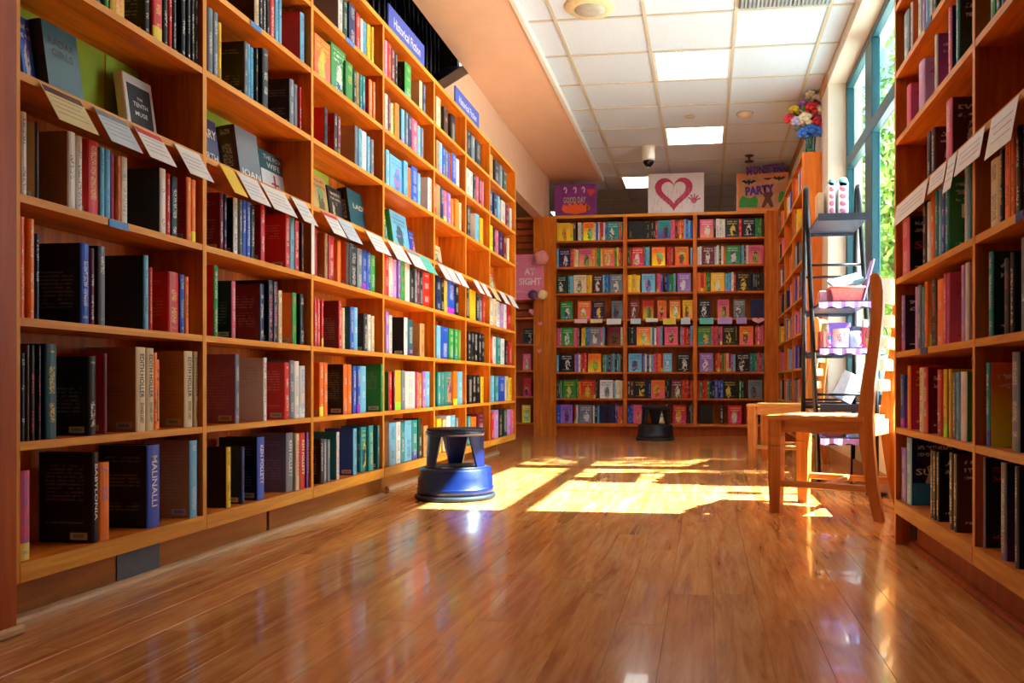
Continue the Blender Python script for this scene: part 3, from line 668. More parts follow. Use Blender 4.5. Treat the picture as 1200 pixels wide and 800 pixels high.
# ---- spine-out rows: pixel columns of each spine edge, colour/side colour, ink, height in cm
LROWS = {
 (0, 0): "23.5-36 P b 21.4; 108-116 K w 24 |BABYLONIA; 116.5-129 O b 21; 173-188 B/K w 24.2 |MALINALLI; 223-232 L/A w 24.3",
 (0, 1): "24-30 K w 21; 30.5-35 D k 23; 35.5-41.6 K r 23; 42-48.4 K r 23; 54-67.5 Z/N y 23.6; 104-113.6 K w 21; 129-134 M/R k 22 14; 160-171.5 C/A k 24.2 |EDITH HOLLER^EDWARD CAREY; 172-181 C/A k 24.2 |EDITH HOLLER^EDWARD CAREY; 187-192 O/O k 23 15; 216.7-226.6 C/A k 24 |EDITH HOLLER^EDWARD CAREY; 227-233 C/A k 24 |EDITH HOLLER^EDWARD CAREY",
 (0, 2): "22.8-29.7 O c 24.2; 30-41 O c 24; 41.5-46.5 N/K w 20.8; 95-105.5 B/K w 21; 106-111 M w 20.3; 116-124 S/K w 21.4; 169-174.6 L/K k 21.6; 175-179 R y 18.4; 198-210 R/R y 18.4; 211-216.6 B y 18.2; 217-221.6 O k 18",
 (0, 3): "25-32 W k 20; 42-46 D/A k 19; 80-89 W/A k 19.6; 90-97 W k 19.6; 103-116 R/R y 20; 116.6-123 L b 19; 123.6-130 L b 19; 130.5-134 P k 18.4; 134.5-141 O k 18; 142.5-150 W g 18.6; 188-195 W/K k 19.5; 195.5-200 R w 19; 201-209 K w 18.6; 219-224.5 O/R y 20; 225-230 O y 20",
 (0, 5): "112-118 S/K w 20; 123-128 G/K y 20; 130-147 Y/R r 20; 170-176 K/K w 23; 177-191 R/R y 23; 192-197 K w 22; 198-202 R w 22; 203-207 K w 22; 213-218 K/K w 23; 219-223.5 K w 23; 224-228 K w 23; 229-233 K w 23",
 (1, 0): "266-271 Y/K k 20.6; 283-287 N/N b 20; 302-310.5 B/K w 22.8 |KEN FOLLETT; 336-344 S/S w 23 |KEN FOLLETT; 344.5-351 C/C r 22.5 |KEN FOLLETT; 351.5-358 R/O w 22.5 |KEN FOLLETT; 358.5-364 V/N w 22.5 |KEN FOLLETT",
 (1, 1): "276-281 S/V w 24; 309-313 W/W k 23.4; 334-339.5 R/R w 22; 340-345 S w 23; 345.5-351 W b 22.8; 351.4-358 W b 21",
 (1, 2): "251-256 G/R w 23.6; 272-276.5 P/K w 19.8; 305-310 N/M w 21; 315-320.5 K/K p 23; 321-326 K p 23; 326.4-331 C k 20; 343-348 G/O o 20.5; 352-357 K w 20.6",
 (1, 3): "258-262 M/M w 19.6; 262.5-266 N w 19.6; 274-279 W/K k 19.6; 279.5-284 S w 19.6; 284.5-289 B w 20; 289.5-294 B w 20; 294.6-299 K w 19.4; 306-311 R/R w 20.6; 335-340 R/R w 20.8; 340.5-345.5 L k 20.6; 346-351 R w 20.4; 351.5-356 K o 20",
 (1, 5): "244-250 S/K w 22; 250.6-256 S w 22; 256.3-260 Y k 20; 287-290 S/K w 19.5; 290.4-293.5 L k 19.5; 294-297.5 L k 19.5; 299-302.5 K y 20; 308-315 K/K w 22; 340-345 S/K w 18; 345.4-349 S r 18; 349.4-353 R w 17.6",
 (1, 6): "299-304 C/K k 22; 304.5-308 K w 22; 308.5-312 K w 22; 312.5-316 K w 22; 317-322 R w 23; 323-326.5 L k 23; 327-330.5 L k 23; 352.5-357 L/R k 21",
 (2, 0): "376-379 K w 19; 379.5-383 S w 18.5; 384-387 S w 18.2; 395-398 W/T k 21; 414.6-418.5 L/B k 21.5; 433-438 T/T y 22; 443-447 T/Z w 21.6",
 (2, 1): "375-379.5 O w 22.8; 380-384.4 O w 22.8; 403-407.5 O/K w 22.6; 408-412.5 O w 22.6; 414-418 B w 22; 418.4-422.6 B w 22; 423-429.5 L w 22.2; 447-451.5 G/G c 23.6 19",
 (2, 2): "369-372 R w 20; 372.3-375.4 R w 20; 375.8-379.5 R w 20; 397.5-401 R/M w 21.4; 401.5-404.5 C k 18.6; 411-415 B/Z w 20; 415.4-419.6 L w 20; 427-431 K/D w 18; 431.4-435 W k 18; 435.4-439 C k 17.6",
 (2, 3): "369-372 R/A k 20; 381-384.4 A/A k 20; 386-392 R w 19.6; 396-400 O/O k 19; 406-410.4 D/O k 19.4; 411-418.6 K w 20; 419.4-425 S w 19; 425.5-430 B w 19.4; 430.4-434.4 B w 19; 435-440 G w 18.4",
 (2, 5): "380.5-384.5 K/R r 17; 392-395.5 D/R w 17.8; 396-399.6 M w 17.8; 416.5-420 S/A k 19; 421-424.4 L k 19; 425-430 W b 19; 431-434 L w 18.6; 434.5-438.4 S w 18",
 (2, 6): "406-414 G/G y 18; 414.5-418 E w 17; 418.4-421 A k 17; 421.4-424.6 T w 17; 425-428.4 T w 17; 433-436.4 O/R w 19; 436.8-440 O w 19",
 (2, 7): "397-402 W/S k 18; 402.6-407.6 E w 18; 407.8-417 N/N w 18; 418-422 R w 18; 422.4-426 W b 17; 426.4-430 L k 17; 431-434.6 Y k 18; 435-438.4 Y k 18",
 (3, 0): "457-464 L/W k 22; 464.5-470 W k 22; 470.4-474.4 T w 21.4; 475-483 L/W k 22; 483.5-489.6 T w 22; 490-494.6 E/E w 22.6; 497-502 A k 18",
 (3, 1): "456-459.4 R/G w 20; 459.8-463 M w 20; 463.6-470.4 Y k 21; 471-475 S w 21; 475.4-487 W p 20.6; 487.4-490.6 P w 20.4; 491-494.4 O w 20; 494.8-499 V w 21; 499.4-504 L w 21",
 (3, 2): "452.5-456 V w 21.4; 456.4-460 W/K k 20; 474-478 W/K k 20.4; 478.4-484.6 Z w 20; 492.6-498 A/A k 19",
 (3, 3): "451.6-456 R w 21; 456.4-461 W r 21; 461.4-465 Q k 20.6; 465.4-469.4 V w 20.6; 470-475 G p 21; 475.4-480.6 W g 21; 481.4-485 K w 20; 485.4-488.6 S w 20; 489-492 M w 20; 492.4-495.6 K w 20; 496-504 R w 20.4",
 (3, 5): "453-456.6 L w 19; 474-478.4 L/L b 19.8; 478.8-482 O k 18; 482.4-489.6 B/B w 20; 490-493 L w 18.6; 502-507 W/W k 20",
 (3, 6): "451.6-455 W k 19; 455.4-458 M w 19; 464-468.4 O/Y k 19; 471-474.6 L w 19; 475-478.4 S w 19; 478.8-483 N w 19; 483.4-489.6 P w 19; 490-493 L w 18; 493.4-496.6 S w 18",
 (3, 7): "451.6-454 Q w 19; 454.4-458.6 R y 19; 459-463 M w 19; 463.4-466 K w 19; 475-482.4 G/K y 19; 492-495.4 C/A r 17.6; 496-499 N w 17.6",
 (4, 0): "513-517.6 Y k 21; 519.6-523 C k 20; 524-528.6 W b 22; 529-534 L w 22; 534.6-537.6 S w 20",
 (4, 1): "513.4-516.6 T w 21; 517-521 T o 21; 532-536.6 O/O g 22; 537-542.6 L w 22",
 (4, 2): "512.4-517 L p 20; 517.6-525.6 B/B w 20; 526.6-532 G w 20; 532.4-536.6 G w 20; 537-540.6 G y 20",
 (4, 3): "512-516.6 N w 21; 517-521 K w 21; 521.4-524.6 Y k 20; 525-533 B w 21; 533.4-538 K w 20",
 (4, 5): "508.6-511.6 R w 20; 512-516.4 A g 20; 516.8-520 N w 20; 520.4-524 P w 20; 524.4-528.6 V w 20; 534-538 O/O g 20; 538.4-541 C k 19",
 (4, 6): "512-515 A k 19; 515.4-518.6 L w 19; 519-522 B w 18; 522.4-525 S w 18; 530-535 B/O w 20; 535.4-538.6 W k 19",
 (4, 7): "512-517 C/C k 19; 521-525.4 D/D w 18; 529-534 K/D w 18",
 (5, 0): "548.6-552 T w 20; 553-558.6 O k 19; 560-567.6 M/M w 21",
 (5, 1): "549-553.6 K w 20; 554-558 K w 20; 558.4-562.6 K w 20; 563-567 Y/K k 19",
 (5, 2): "548.6-552 K w 21; 552.4-555.6 K w 21; 556-560 K w 21; 560.4-564 K w 21; 564.4-568 K w 21",
 (5, 3): "546.6-550 K w 21; 550.4-558 Y k 21; 558.4-561.6 K w 20; 562-565 S w 20; 565.4-568.6 R w 20",
 (5, 5): "547-551.6 K/K w 21; 558-562 L/W g 20; 563-566.6 Y o 20",
 (5, 6): "547-550 W k 19; 550.4-554.6 W k 19; 555-557.6 K w 19; 558-561 P w 19; 561.4-564.6 M w 19; 565-567 P w 19",
 (5, 7): "543-546.6 W k 19; 547-551 K/S w 18; 553-557 S w 18; 558-564 K/K w 18",
 (6, 0): "576-579 R w 20; 579.4-584.6 Q w 22; 585-589 K c 22; 589.4-594.6 E w 22; 595-598.4 Q k 21; 598.8-602 P w 21",
 (6, 1): "576-579.6 L w 20; 580-584.6 T w 20; 585-592 B w 20; 592.4-596 C k 20; 596.4-600 Y k 19",
 (6, 2): "575-577.6 R w 21; 578-581.4 W k 21; 582-587 T w 21; 587.4-591.6 W k 21; 592-595 K w 20; 597-600 R w 19",
 (6, 3): "573.6-578 W k 21; 578.4-582 C k 21; 582.4-586 W k 20; 586.4-590.6 Q w 20; 591-594 W k 20; 595-599 R w 20",
 (6, 5): "571-574.6 C k 20; 575-578 Y k 20; 579-581 K w 19; 581.4-584.6 P w 19; 585-589 N w 20; 590-594 M w 19; 594.4-597 C k 19",
 (6, 6): "570-573 S w 19; 573.4-577.6 N w 19; 579-583 N w 19; 583.4-586 L w 19; 588-592.6 W r 19; 593-597 M w 19; 597.4-600 W k 18",
 (6, 7): "569-572 W k 18; 574-578 A k 18; 580-585 K/K w 18; 586-589 S w 18; 590-594 E w 17",
}
BAYN = ['first bay', 'second bay', 'third bay', 'fourth bay', 'fifth bay', 'sixth bay', 'seventh bay']
SHELFN = ['bottom shelf', 'second shelf up', 'third shelf up', 'fourth shelf up', 'display shelf', 'sixth shelf up', 'seventh shelf up', 'eighth shelf up']
XS = XL - .010
for (bi, si), spec in LROWS.items():
    z0 = L_S[si]; zmax = (L_Z + [L_TOP - .025])[si + 1] - .012
    b0, b1 = L_BAYS[bi]; prev = b0 + .001
    for i, (u0, u1, c, side, ink, h, dep, title) in enumerate(parse(spec)):
        inset = brng.uniform(0, .012)
        if dep and dep > .18: inset = -.014
        x = XS - inset
        y0, y1 = y_on_x(u0, x), y_on_x(u1, x)
        y0 = max(y0, prev + .0006); y1 = min(max(y1, y0 + .008), b1 - .001)
        if y1 - y0 < .006: continue
        hh = min(h or .205, zmax - z0)
        d = dep if dep else min(.155, max(.125, hh * .66))
        if dep: d = min(dep, .165)
        if dep and dep < .16: x -= .02
        s = px_per_m(x, y0); gap = min((y0 - prev) * s * .5, d * s * .35)
        prev = y1
        add_book(w=y1 - y0, d=d, h=hh, M=Matrix.Translation((x, y0, z0)), spine=c, side=side or c, front=c, ink=ink, title=title,
                 area=(abs(u1 - u0) + gap) * hh * s,
                 label='%s book, %s lettering, %s on %s, %s of sign-topped bookcase' % (NAMES[c], INKN[ink], ORD[i], SHELFN[si], BAYN[bi]))

# right near bookcase: camera sees the front covers; columns listed spine first, then cover colour
RROWS = {
 (0, 0): "1053-1061 V/B w 19; 1062-1067.5 L/N w 25 |-; 1090-1093 K/K w 21; 1093.4-1096 K/K w 21; 1096.5-1100 K/K w 21; 1112-1116 K/K w 22; 1117-1121 K/D w 22",
 (0, 1): "1053-1058.6 B w 19; 1063-1066.4 O/R y 22; 1077-1081.6 C/R k 21; 1082-1086.6 R/M w 21; 1098-1103 R/R w 20; 1105-1109 Y/G k 20; 1110-1114.4 Y k 20; 1116-1119.6 S w 19; 1120-1123.6 L k 19; 1125-1132 W/G p 19",
 (0, 2): "1056-1059.6 V/K w 20; 1072-1075 Q k 21; 1075.4-1078.6 S w 21; 1079-1082 L w 20; 1083-1086.4 O k 21; 1086.8-1090 O w 21; 1091-1097 K/O o 21; 1098-1105 O w 20; 1105.4-1108.6 P w 21; 1109-1112.4 P/P r 21; 1126-1130 Q/Q w 21; 1130.6-1135 W/Q w 21",
 (0, 3): "1057-1065 P/K w 20; 1081-1085 K/K w 21; 1086-1090 W o 20; 1090.4-1094.6 O w 20; 1095-1098.6 T w 21; 1099-1102.6 L w 21; 1103-1106.8 B w 21; 1107.2-1111.4 T/G w 22 |-; 1130-1133 W b 21; 1133.4-1136.6 L k 21",
 (0, 4): "1086-1090 K/D w 15; 1091-1095 D/D w 15; 1108-1115 P/D w 18",
 (0, 5): "1062-1066.6 P/P r 16; 1076-1083 Q/Q r 17; 1095-1098 W/V w 18.4; 1111-1114.6 P/N w 20; 1120-1123.6 T/E w 20",
 (0, 6): "1059-1065 S/K w 17; 1067-1069 W/O k 17; 1075.6-1079 W k 20; 1080-1084 V w 20; 1084.4-1088 L w 20; 1088.4-1092 W k 20; 1094-1097 E/E w 20",
 (0, 7): "1056-1062 S w 19; 1066-1072 K w 19; 1080-1086 R w 20; 1090-1096 B w 20",
 (1, 0): "1140-1147.6 W/K r 24; 1172-1178.6 S/N w 25; 1189-1192.6 S/K w 23.6; 1206-1212 K w 23; 1214-1222 B w 22; 1224-1230 K w 22",
 (1, 1): "1155-1159.6 T/O w 21; 1185-1194 S/K w 23; 1206-1212 K w 22; 1216-1224 R w 21; 1226-1232 N w 21",
 (1, 2): "1158-1163 T/E w 21; 1176-1182 K r 18; 1182.6-1188 K w 19; 1196-1202 S w 21; 1206-1213 R w 20; 1216-1222 K w 20",
 (1, 3): "1160-1170 C/D k 17; 1171-1175 K y 18; 1176-1184 O k 20; 1184.6-1189 O k 20; 1190-1195 D w 20; 1198-1204 K w 21; 1206-1212 R w 21",
 (1, 5): "1160-1166 G/E w 18; 1167-1172 E w 18; 1173-1178 K w 18; 1179-1184 P w 18; 1187-1192 N w 19",
}
XSR = XR + .010
for (bi, si), spec in RROWS.items():
    z0 = R_S[si]; zmax = R_Z[si + 1] - .010
    b0, b1 = R_BAYS[bi]; prev = b1 - .001
    for i, (u0, u1, c, side, ink, h, dep, title) in enumerate(parse(spec)):
        x = XSR + brng.uniform(0, .01)
        y1, y0 = y_on_x(u0, x), y_on_x(u1, x)
        y1 = min(y1, prev - .0006); y0 = max(min(y0, y1 - .008), b0 + .001)
        if y1 - y0 < .006: continue
        prev = y0
        hh = min((h or .205), zmax - z0); d = min(.175, max(.13, hh * .66))
        s = px_per_m(x, y0)
        M = Matrix.Translation((x, y1, z0)) @ Matrix.Rotation(math.pi, 4, 'Z')
        add_book(w=y1 - y0, d=d, h=hh, M=M, spine=c, side=c, front=side or c, ink=ink, title=None, tag=(bi, si, i),
                 area=(abs(u1 - u0) + 5) * hh * s * (0 if u0 > 1203 else 1),
                 label='%s book, %s lettering, %s from window, %s, %s of window-side bookcase' % (NAMES[c], INKN[ink], ORD[i], SHELFN[si].replace('display', 'display'), ['far bay', 'near bay'][bi]))

# back bookcase: run of tokens left to right; lower-case f marks a face-out copy, _n a gap of n pixels
BROWS = {
 (0, 7): "Y2 Yf13 Y3 D3 _2 C2 W2 S2 Of12 W2 B2 W2 R2 R2 W2 B2 Tf13 R2 T2",
 (0, 6): "L2 Nf12 R2 O2 C2 C2 Pf14 Y2 O2 G2 G2 Y2 Of12 G2 Y2 R2 M2",
 (0, 5): "Ef11 K2 T2 L2 L2 Cf14 Y3 Y3 _1 Df11 L2 B2 T2 B2 Sf14",
 (0, 4): "_4 Gf14 _6 Of15 _2 Nf14 _8 Sf13",
 (0, 3): "P3 P2 Gf13 P2 P2 M2 _2 Y2 Y2 G2 B2 Sf12 P2 L2 _3 Mf14 C2",
 (0, 2): "L2 Kf16 V2 V2 W2 R2 R2 R2 Of16 G2 S2 T2 K2 S2 L2 K2 T2 S2 K2",
 (0, 1): "K2 N2 G2 Gf16 G2 O3 Rf14 R2 N2 _2 Wf16 L2 C2 C2 C2 C2",
 (0, 0): "B4 Vf13 _2 R2 W2 Sf16 W2 K3 L2 Nf17 B2 R2 O2 P2",
 (1, 7): "K2 K2 Kf12 K2 K2 K2 K2 K2 R2 Tf12 P2 P2 M2 R2 O2 R2 L2 B2 L2 B2",
 (1, 6): "D2 D2 Rf13 T2 L2 L2 Of18 R2 R2 R2 Of18 L2",
 (1, 5): "Y4 Y4 Y4 Lf16 P2 P2 B2 _2 N2 B2 G2 G2 L2 Vf16",
 (1, 4): "_2 Mf12 _6 Rf14 _5 Of12 _4 Of14 _3 Yf13",
 (1, 3): "K3 K3 K3 Of13 W2 T2 W2 P2 P2 L2 Pf17 S2 P2 R2 R2 M2 L2",
 (1, 2): "Lf14 B2 W2 N2 W2 L2 P2 R2 O3 R2 Lf8 _2 Kf17",
 (1, 1): "D3 D3 Kf13 N2 N2 Of14 K2 K2 K2 Mf11 R2 R2 R2 M2 R2",
 (1, 0): "B2 B2 B2 Pf10 _10 Rf13 W2 K2 _3 Rf14 _2 K2 S2",
 (2, 7): "K2 Pf14 K2 W3 W3 W3 Kf13 R3 Kf13 G2 G2 G2 D2",
 (2, 6): "W2 W2 Mf12 W2 W2 K2 C2 O2 Gf13 T2 L2 M2 W2 Pf12 P2",
 (2, 5): "O3 R3 O2 G2 G2 Yf14 L3 L3 W2 R2 Kf14 K2 K2 K2 K2 K2 K2",
 (2, 4): "_1 Kf14 _8 Pf13 _5 Sf13 _6 Nf15",
 (2, 3): "Gf13 P2 R2 P2 M2 P2 Kf12 K2 Of16 R2 P2 P2 P2",
 (2, 2): "Vf16 R2 O2 R2 G2 O2 C2 R2 V2 L2 Kf13 T2 T2 G2 P2 R2 S2",
 (2, 1): "R2 G2 R2 R2 G2 N2 K2 B3 N2 B2 Kf11 K2 G2 K2 K2 Sf14",
 (2, 0): "Kf14 _4 D3 Rf18 R2 R2 _3 K2 K2",
}
for (bi, si), spec in BROWS.items():
    z0 = B_S[si]; x0, x1 = B_BAYS[bi]; zmax = (B_Z + [B_TOP - .03])[si + 1] - .012
    s = px_per_m(x0, YB); x = x0 + .004; i = 0
    toks = spec.split()
    tot = sum(float(t.split('f')[-1].lstrip('_ABCDEFGHIJKLMNOPQRSTUVWXYZ')) for t in toks)
    k = min(1.45, (x1 - x0 - .010) * s / tot)
    for t in toks:
        if t[0] == '_': x += float(t[1:]) * k / s; continue
        c = t[0]; face = t[1] == 'f'; wpx = float(t[2:] if face else t[1:]) * k
        w = wpx / s; ink = brng.choice('wwyk' if c in 'KRBNMTGEDZVS' else 'kkwr')
        hh = min(zmax - z0, brng.uniform(.19, .215)); i += 1
        if face:
            hh = min(zmax - z0, .205 if wpx > 9 else .19); ww = min(w - .002, .148); th = .028
            dy = .03 if si == 4 else .012
            # cover (local +y) faces the aisle, spine to the reader's left
            M = Matrix.Translation((x + (w - ww) / 2, YB + dy + th, z0)) @ Matrix.Rotation(math.pi, 4, 'Z')
            lab = '%s book face-out, %s along %s, %s of back bookcase' % (NAMES[c], ORD[i - 1], SHELFN[si].replace('display shelf', 'fifth shelf up'), ['left bay', 'middle bay', 'right bay'][bi])
            add_book(w=th, d=ww, h=hh, M=M, spine=c, side=c, front=c, ink=ink, title=None, area=ww * hh * s * s, label=lab)
        else:
            M = Matrix.Translation((x, YB + brng.uniform(.012, .02), z0)) @ Matrix.Rotation(-math.pi / 2, 4, 'Z')
            lab = '%s book spine-out, %s along %s, %s of back bookcase' % (NAMES[c], ORD[i - 1], SHELFN[si].replace('display shelf', 'fifth shelf up'), ['left bay', 'middle bay', 'right bay'][bi])
            add_book(w=w - .001, d=.14, h=hh, M=M, spine=c, side=c, front=c, ink=ink, title=None, area=wpx * hh * s, label=lab)
        x += w

# face-out books on the display shelf of the long bookcase
def face_left(bi, u0, u1, h, c, ink, lines=(), th=.03, xf=-1.70, lean=8, label='', ic=None, si=4, edge=None):
    y0, y1 = y_on_x(u0, xf), y_on_x(u1, xf); w = y1 - y0; z0 = L_S[si]
    # local: +y (front cover) -> +X, spine (+x) -> -Y
    rot = Matrix(((0, 1, 0, 0), (-1, 0, 0, 0), (0, 0, 1, 0), (0, 0, 0, 1)))
    M = Matrix.Translation((xf, y0, z0 + .0006 + th * math.sin(R(lean)))) @ Matrix.Rotation(R(-lean), 4, 'Y') @ rot @ Matrix.Translation((0, -th, 0))
    add_book(w=th, d=w, h=h, M=M, spine=edge or c, side=c, front=c, ink=ink, title=None, cover=lines, area=9e4, label=label, plainfront=bool(lines), inset=ic)
face_left(0, 29.5, 45, .20, 'B', 'w', label='blue book standing face-out at the near end of the green display shelf', th=.02)
face_left(0, 58, 100, .205, 'Z', 'k', (('RADAR', .76, .72, .10), ('GIRLS', .62, .6, .10)), th=.05, xf=-1.672, label='grey-green book face-out on green display shelf with two-line dark title', edge='K')
face_left(0, 152, 186, .20, 'W', 'w', (('THE', .66, .2, .04), ('TENTH', .56, .5, .07), ('MUSE', .42, .42, .07)), label='white-framed dark book face-out at the far end of first display bay', ic='K')
face_left(1, 241.5, 260, .19, 'N', 'w', (('ARY', .72, .8, .17), ('RTH', .28, .7, .14)), label='navy book with big white letters face-out, partly hidden by the divider')
face_left(1, 282, 308, .20, 'S', 'w', (('JOAN', .14, .86, .17),), th=.075, xf=-1.665, label='grey portrait book face-out atop a dark stack with white title at foot', edge='D')
face_left(1, 309, 339, .185, 'Z', 'w', (('THE FOX', .87, .7, .1), ('WIFE', .70, .5, .12)), label='slate and white book face-out with red arrow mark, right of grey portrait book', ic='W2')
face_left(2, 369, 387, .20, 'A', 'k', label='portrait cover book face-out with pale face in the third display bay')
face_left(2, 388.5, 405, .18, 'K', 'c', label='black patterned book face-out in the third display bay')
face_left(2, 412, 437, .205, 'Z', 'c', (('LADY', .62, .6, .12),), th=.05, xf=-1.675, label='misty green tower book face-out in the third display bay', edge='K')
face_left(3, 451, 460, .19, 'G', 'w', th=.03, label='green book face-out beside pale seaside book in the fourth display bay')
face_left(3, 462, 481, .215, 'L', 'k', th=.05, xf=-1.672, label='pale seaside book face-out with feather in the fourth display bay', edge='G')
face_left(3, 482, 491, .165, 'B', 'w', label='small blue book face-out in the fourth display bay')
face_left(4, 509.5, 519.5, .16, 'C', 'k', label='cream and red book face-out, only book in the fifth display bay', ic='R2')
face_left(5, 544, 548.5, .15, 'K', 'w', label='black book face-out, only book in the sixth display bay')
face_left(6, 571.5, 582, .17, 'R', 'w', label='red book with white figure face-out in the seventh display bay')
# face-out copies standing among spines on other shelves of the long bookcase
face_left(2, 368.5, 387, .19, 'O', 'y', xf=-1.625, lean=0, th=.028, si=6, label='orange sunset book face-out on the seventh shelf up, third bay')
face_left(2, 388, 405, .215, 'G', 'w', xf=-1.625, lean=0, th=.028, si=6, label='green book with dark tower face-out on the seventh shelf up, third bay')
face_left(2, 423, 432.5, .215, 'T', 'y', xf=-1.622, lean=0, th=.02, si=0, label='teal book with pale letters face-out on the bottom shelf, third bay')
face_left(3, 457, 473, .19, 'L', 'b', xf=-1.625, lean=0, th=.02, si=5, label='pale blue lake book face-out on the sixth shelf up, fourth bay')
face_left(3, 458.5, 463.5, .18, 'C', 'k', xf=-1.622, lean=0, th=.018, si=6, label='cream book with black figure face-out, seventh shelf up, fourth bay')
face_left(4, 521.5, 531.6, .215, 'T', 'o', xf=-1.625, lean=0, th=.02, si=1, label='orange and teal book face-out on the second shelf up, fifth bay')
face_left(4, 525.4, 529.6, .19, 'B', 'o', xf=-1.625, lean=0, th=.018, si=6, label='blue and orange book face-out on the seventh shelf up, fifth bay')
face_left(4, 529, 533.6, .19, 'O', 'g', xf=-1.625, lean=0, th=.018, si=5, label='orange and green book face-out on the sixth shelf up, fifth bay')
face_left(0, 181.5, 186.6, .21, 'O', 'k', xf=-1.64, lean=0, th=.012, si=1, label='orange cover turned face-out between cream books, second shelf up')

# far window-side case and corner case: small covers
for bi in range(3):
    for k, z in enumerate(B_S[:8]):
        z0 = (B_Z[k] + .02); y = R2_EDGE[bi] + .03; i = 0
        while y < R2_EDGE[bi + 1] - .08:
            if brng.random() < .30: y += brng.uniform(.06, .22); continue
            w = brng.uniform(.018, .04); c = brng.choice('KVWOLNPSRDYB'); i += 1
            add_book(w=w, d=.115, h=brng.uniform(.18, .22), M=Matrix.Translation((XR2 + .012, y + w, z0)) @ Matrix.Rotation(math.pi, 4, 'Z'), spine=c, side=c, front=c, ink=brng.choice('wky'), title=None, area=1, label='')
            y += w + .001
for k, (c, u0, u1, h) in enumerate((('Y', 611.5, 621.5, .20), ('R', 613, 622, .21), ('P', 612.5, 622, .19), ('E', 613.5, 626, .18))):
    xa, xb = x_on_y(u0, YB + .1), x_on_y(u1, YB + .1)
    add_book(w=.025, d=xb - xa, h=h, M=Matrix.Translation((xa, YB + .125, N_Z[k] + .02)) @ Matrix.Rotation(math.pi, 4, 'Z'), spine=c, side=c, front=c, ink='wkwc'[k], title=None, area=150,
             label='%s book face-out on the narrow corner bookcase, %s' % (NAMES[c], ['lowest shelf', 'second shelf', 'third shelf', 'fourth shelf'][k]))

def book_geo(b):
    """cover vertices, faces, per-face (pattern, colour, ink, dim) and uvs, in the book's own frame"""
    w, d, h = b['w'], b['d'], b['h']
    t = min(.0026, w * .16)
    arc = [(-.0035, 0), (-.0008, w * .10), (0.0012, w * .35), (0.0012, w * .65), (-.0008, w * .90), (-.0035, w)]
    P = [(-d, 0)] + arc + [(-d, w), (-d, w - t), (-.006, w - t), (-.006, t), (-d, t)]
    n = len(P)
    vs = [(x, y, 0) for x, y in P] + [(x, y, h) for x, y in P]
    fs, info, uvs = [], [], []
    seed = b['seed']
    def face(idx, pat, col, dim, uv): fs.append(idx); info.append((pat, col, dim)); uvs.append(uv)
    for i in range(n):
        j = (i + 1) % n; idx = (i, j, n + j, n + i)
        if i == 0: face(idx, 2, b['side'], (d, h, seed), [(0, 0), (1, 0), (1, 1), (0, 1)])
        elif 1 <= i <= 5:
            a, e = P[i][1] / w, P[j][1] / w
            face(idx, 0 if b.get('title') else 1, b['spine'], (w, h, seed), [(a, 0), (e, 0), (e, 1), (a, 1)])
        elif i == 6: face(idx, 0 if b.get('plainfront') else 3, b['front'], (d, h, seed), [(0, 0), (1, 0), (1, 1), (0, 1)])
        else: face(idx, 0, b['side'], (d, h, seed), [(0, 0)] * 4)
    for base, rev in ((0, True), (n, False)):
        for quad in ((0, 1, n - 2, n - 1), (1, 2, 3, 4, 5, 6, n - 3, n - 2), (6, 7, 8, n - 3)):
            q = [base + k for k in quad]
            face(tuple(reversed(q)) if rev else tuple(q), 0, b['side'], (d, h, seed), [(0, 0)] * len(q))
    pg = [(-d + .003, t + .0002, .003), (-.0065, t + .0002, .003), (-.0065, w - t - .0002, .003), (-d + .003, w - t - .0002, .003)]
    pv = pg + [(x, y, h - .003) for x, y, _ in pg]
    pf = [(0, 3, 2, 1), (4, 5, 6, 7), (0, 1, 5, 4), (1, 2, 6, 5), (2, 3, 7, 6), (3, 0, 4, 7)]
    return vs, fs, info, uvs, pv, pf
def rgba(c, seed, jitter=.12):
    r = random.Random(seed); k = 1 + r.uniform(-jitter, jitter)
    return tuple(min(1.0, max(0, x * k)) for x in srgb(*PAL[c])) + (1.0,)
def finish_book_mesh(name, vs, fs, info, uvs, inks, seeds, mats, mi=None):
    me = bpy.data.meshes.new(name); me.from_pydata(vs, [], fs)
    for m in mats: me.materials.append(m)
    if mi: me.polygons.foreach_set('material_index', mi)
    a = me.attributes.new('pat', 'FLOAT', 'FACE'); a.data.foreach_set('value', [float(i[0]) for i in info])
    a = me.attributes.new('dim', 'FLOAT_VECTOR', 'FACE'); a.data.foreach_set('vector', [q for i in info for q in i[2]])
    a = me.attributes.new('Col', 'FLOAT_COLOR', 'FACE'); a.data.foreach_set('color', [q for i, s in zip(info, seeds) for q in rgba(i[1], s)])
    a = me.attributes.new('Ink', 'FLOAT_COLOR', 'FACE'); a.data.foreach_set('color', [q for k, s in zip(inks, seeds) for q in rgba(k, s, .03)])
    uvl = me.uv_layers.new(name='UVMap'); uvl.data.foreach_set('uv', [q for f in uvs for p in f for q in p])
    me.update(); return me
for i, b in enumerate(BOOKS): b['seed'] = (i * 0.7391) % 97.0 + .13
N_SINGLE = 318
order = sorted(range(len(BOOKS)), key=lambda i: -BOOKS[i]['area'])
single = set(order[:N_SINGLE])
SV, SF, SI, SU, SK, SS, SM = [], [], [], [], [], [], []
BOOKOBJ = {}
M_SKIRT = None
